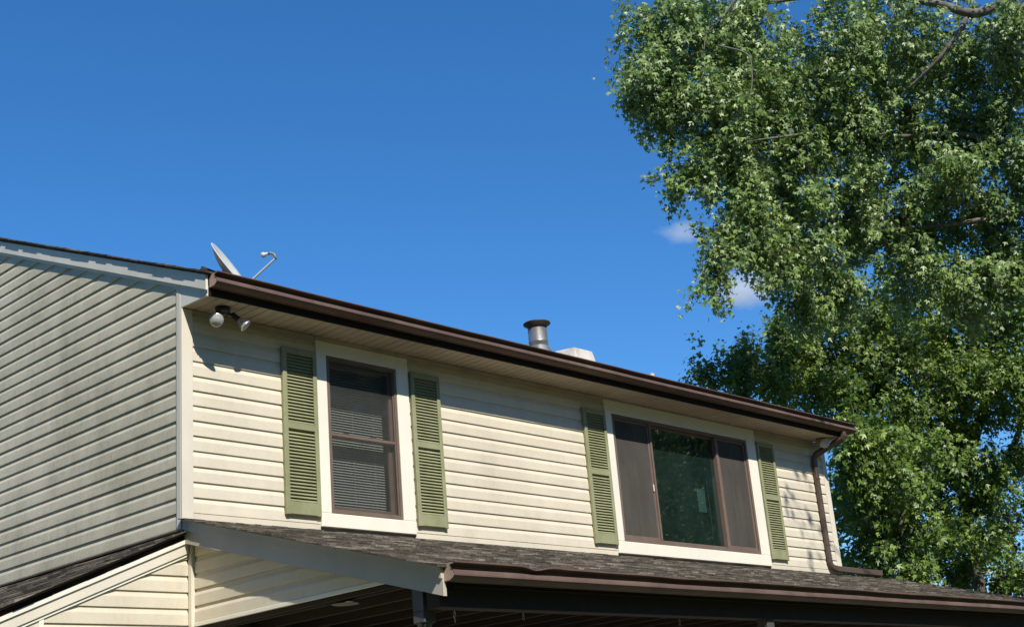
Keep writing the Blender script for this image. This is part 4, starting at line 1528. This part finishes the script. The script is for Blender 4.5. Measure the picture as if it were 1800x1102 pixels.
# unseen leaf belt behind and beside the viewer, added to block low sky
def sky_block_belt():
    rng = np.random.default_rng(41)
    n = 64000
    # azimuth from the yard's middle, measured from +Y towards +X; the sector the viewer looks into stays open
    az = np.radians(rng.uniform(100, 312, n))
    lump = 1.0 + 0.18 * np.sin(az * 9) + 0.14 * np.sin(az * 23 + 1) + 0.08 * np.sin(az * 51 + 2)
    top = 17.0 * lump
    near = np.clip((np.degrees(az) - 235) / 30, 0, 1)
    r = 30.0 - 13.0 * near + np.clip(rng.normal(0, 1.6, n), -2.5, 3.5) + (3.0 - 2.0 * near) * np.sin(az * 5)
    hgt = top * rng.random(n) ** 0.85
    r = r + (hgt / top) ** 3 * 2.5
    P_ = np.stack([2.0 + r * np.sin(az), -9.0 + r * np.cos(az), G + hgt], 1)
    T = rng.normal(0, 0.6, (n, 3)) + np.array((0, 0, -0.5))
    Nn = rng.normal(0, 0.6, (n, 3)) + np.array((0, 0, 0.5))
    o = leaves_mesh('woodland', P_, T, Nn, rng.uniform(0.5, 0.9, n), M_LEAF_B, None)
    tag(o, 'unseen leaf belt added to block low sky light, mirrored in the window panes', 'woodland', kind='stuff')


sky_block_belt()


def far_wood():
    rng = np.random.default_rng(43)
    n = 16000
    az = np.radians(rng.uniform(-48, 100, n))
    top = 6.5 * (1.0 + 0.2 * np.sin(az * 17) + 0.15 * np.sin(az * 41 + 1))
    r = 95.0 + rng.normal(0, 4, n)
    hgt = top * rng.random(n) ** 0.8
    P_ = np.stack([2.0 + r * np.sin(az), -9.0 + r * np.cos(az), G + hgt], 1)
    o = leaves_mesh('far_woodland', P_, rng.normal(0, 0.6, (n, 3)) + np.array((0, 0, -0.5)), rng.normal(0, 0.6, (n, 3)) + np.array((0, -0.3, 0.5)), rng.uniform(1.0, 1.8, n), M_LEAF_B, None)
    tag(o, 'low distant tree line on the horizon behind the house', 'woodland', kind='stuff')


far_wood()

# ------------------------------------------------------------------ clouds: small puffs of real vapour far behind the trees
def cloud(px, py, dist, rx, ry, seed, dens, label):
    c = at(px, py, dist)
    k = (c - CAM).dot(C_F) / FPX
    bm = bmesh.new()
    bmesh.ops.create_icosphere(bm, subdivisions=3, radius=1.0)
    me = bpy.data.meshes.new('cloud')
    bm.to_mesh(me)
    bm.free()
    M = bpy.data.materials.new('cloud_vapour')
    M.use_nodes = True
    nt = M.node_tree
    nt.nodes.clear()
    out = nt.nodes.new('ShaderNodeOutputMaterial')
    tcn = N(nt, 'ShaderNodeTexCoord')
    ln = N(nt, 'ShaderNodeVectorMath', operation='LENGTH')
    nt.links.new(tcn.outputs['Object'], ln.inputs[0])
    mp = N(nt, 'ShaderNodeMapping')
    mp.inputs['Location'].default_value = (seed * 3.7, seed * 1.3, seed)
    nt.links.new(tcn.outputs['Object'], mp.inputs['Vector'])
    no = N(nt, 'ShaderNodeTexNoise')
    no.inputs['Scale'].default_value = 1.9
    no.inputs['Detail'].default_value = 5
    no.inputs['Roughness'].default_value = 0.55
    nt.links.new(mp.outputs[0], no.inputs['Vector'])
    fall = math_n(nt, 'SUBTRACT', 1.0, ln.outputs['Value'], True)
    s = math_n(nt, 'ADD', math_n(nt, 'MULTIPLY', fall, 1.1), math_n(nt, 'SUBTRACT', no.outputs['Fac'], 0.82))
    mr = N(nt, 'ShaderNodeMapRange', clamp=True)
    mr.inputs[1].default_value = 0.0
    mr.inputs[2].default_value = 0.6
    mr.inputs[4].default_value = dens / (rx * k)
    nt.links.new(s, mr.inputs[0])
    vs_ = N(nt, 'ShaderNodeVolumeScatter')
    vs_.inputs['Color'].default_value = (1, 1, 1, 1)
    nt.links.new(mr.outputs[0], vs_.inputs['Density'])
    nt.links.new(vs_.outputs[0], out.inputs['Volume'])
    me.materials.append(M)
    o = place(me, 'cloud', None, c)
    o.scale = (rx * k, rx * k * 0.8, ry * k)
    o.rotation_euler = (0, 0, -YAW)
    tag(o, label, 'cloud', 'small clouds behind the maple')


cloud(1203, 408, 600, 66, 26, 1, 1.05, 'small faint white cloud alone in the blue left of the maple')
cloud(1310, 510, 640, 90, 54, 2, 1.9, 'thin white cloud partly hidden by the hanging maple leaves')
cloud(1352, 488, 660, 58, 44, 5, 1.7, 'small white cloud showing between the maple branches')
print('leaves', nA[1], nB[1], nD[1])
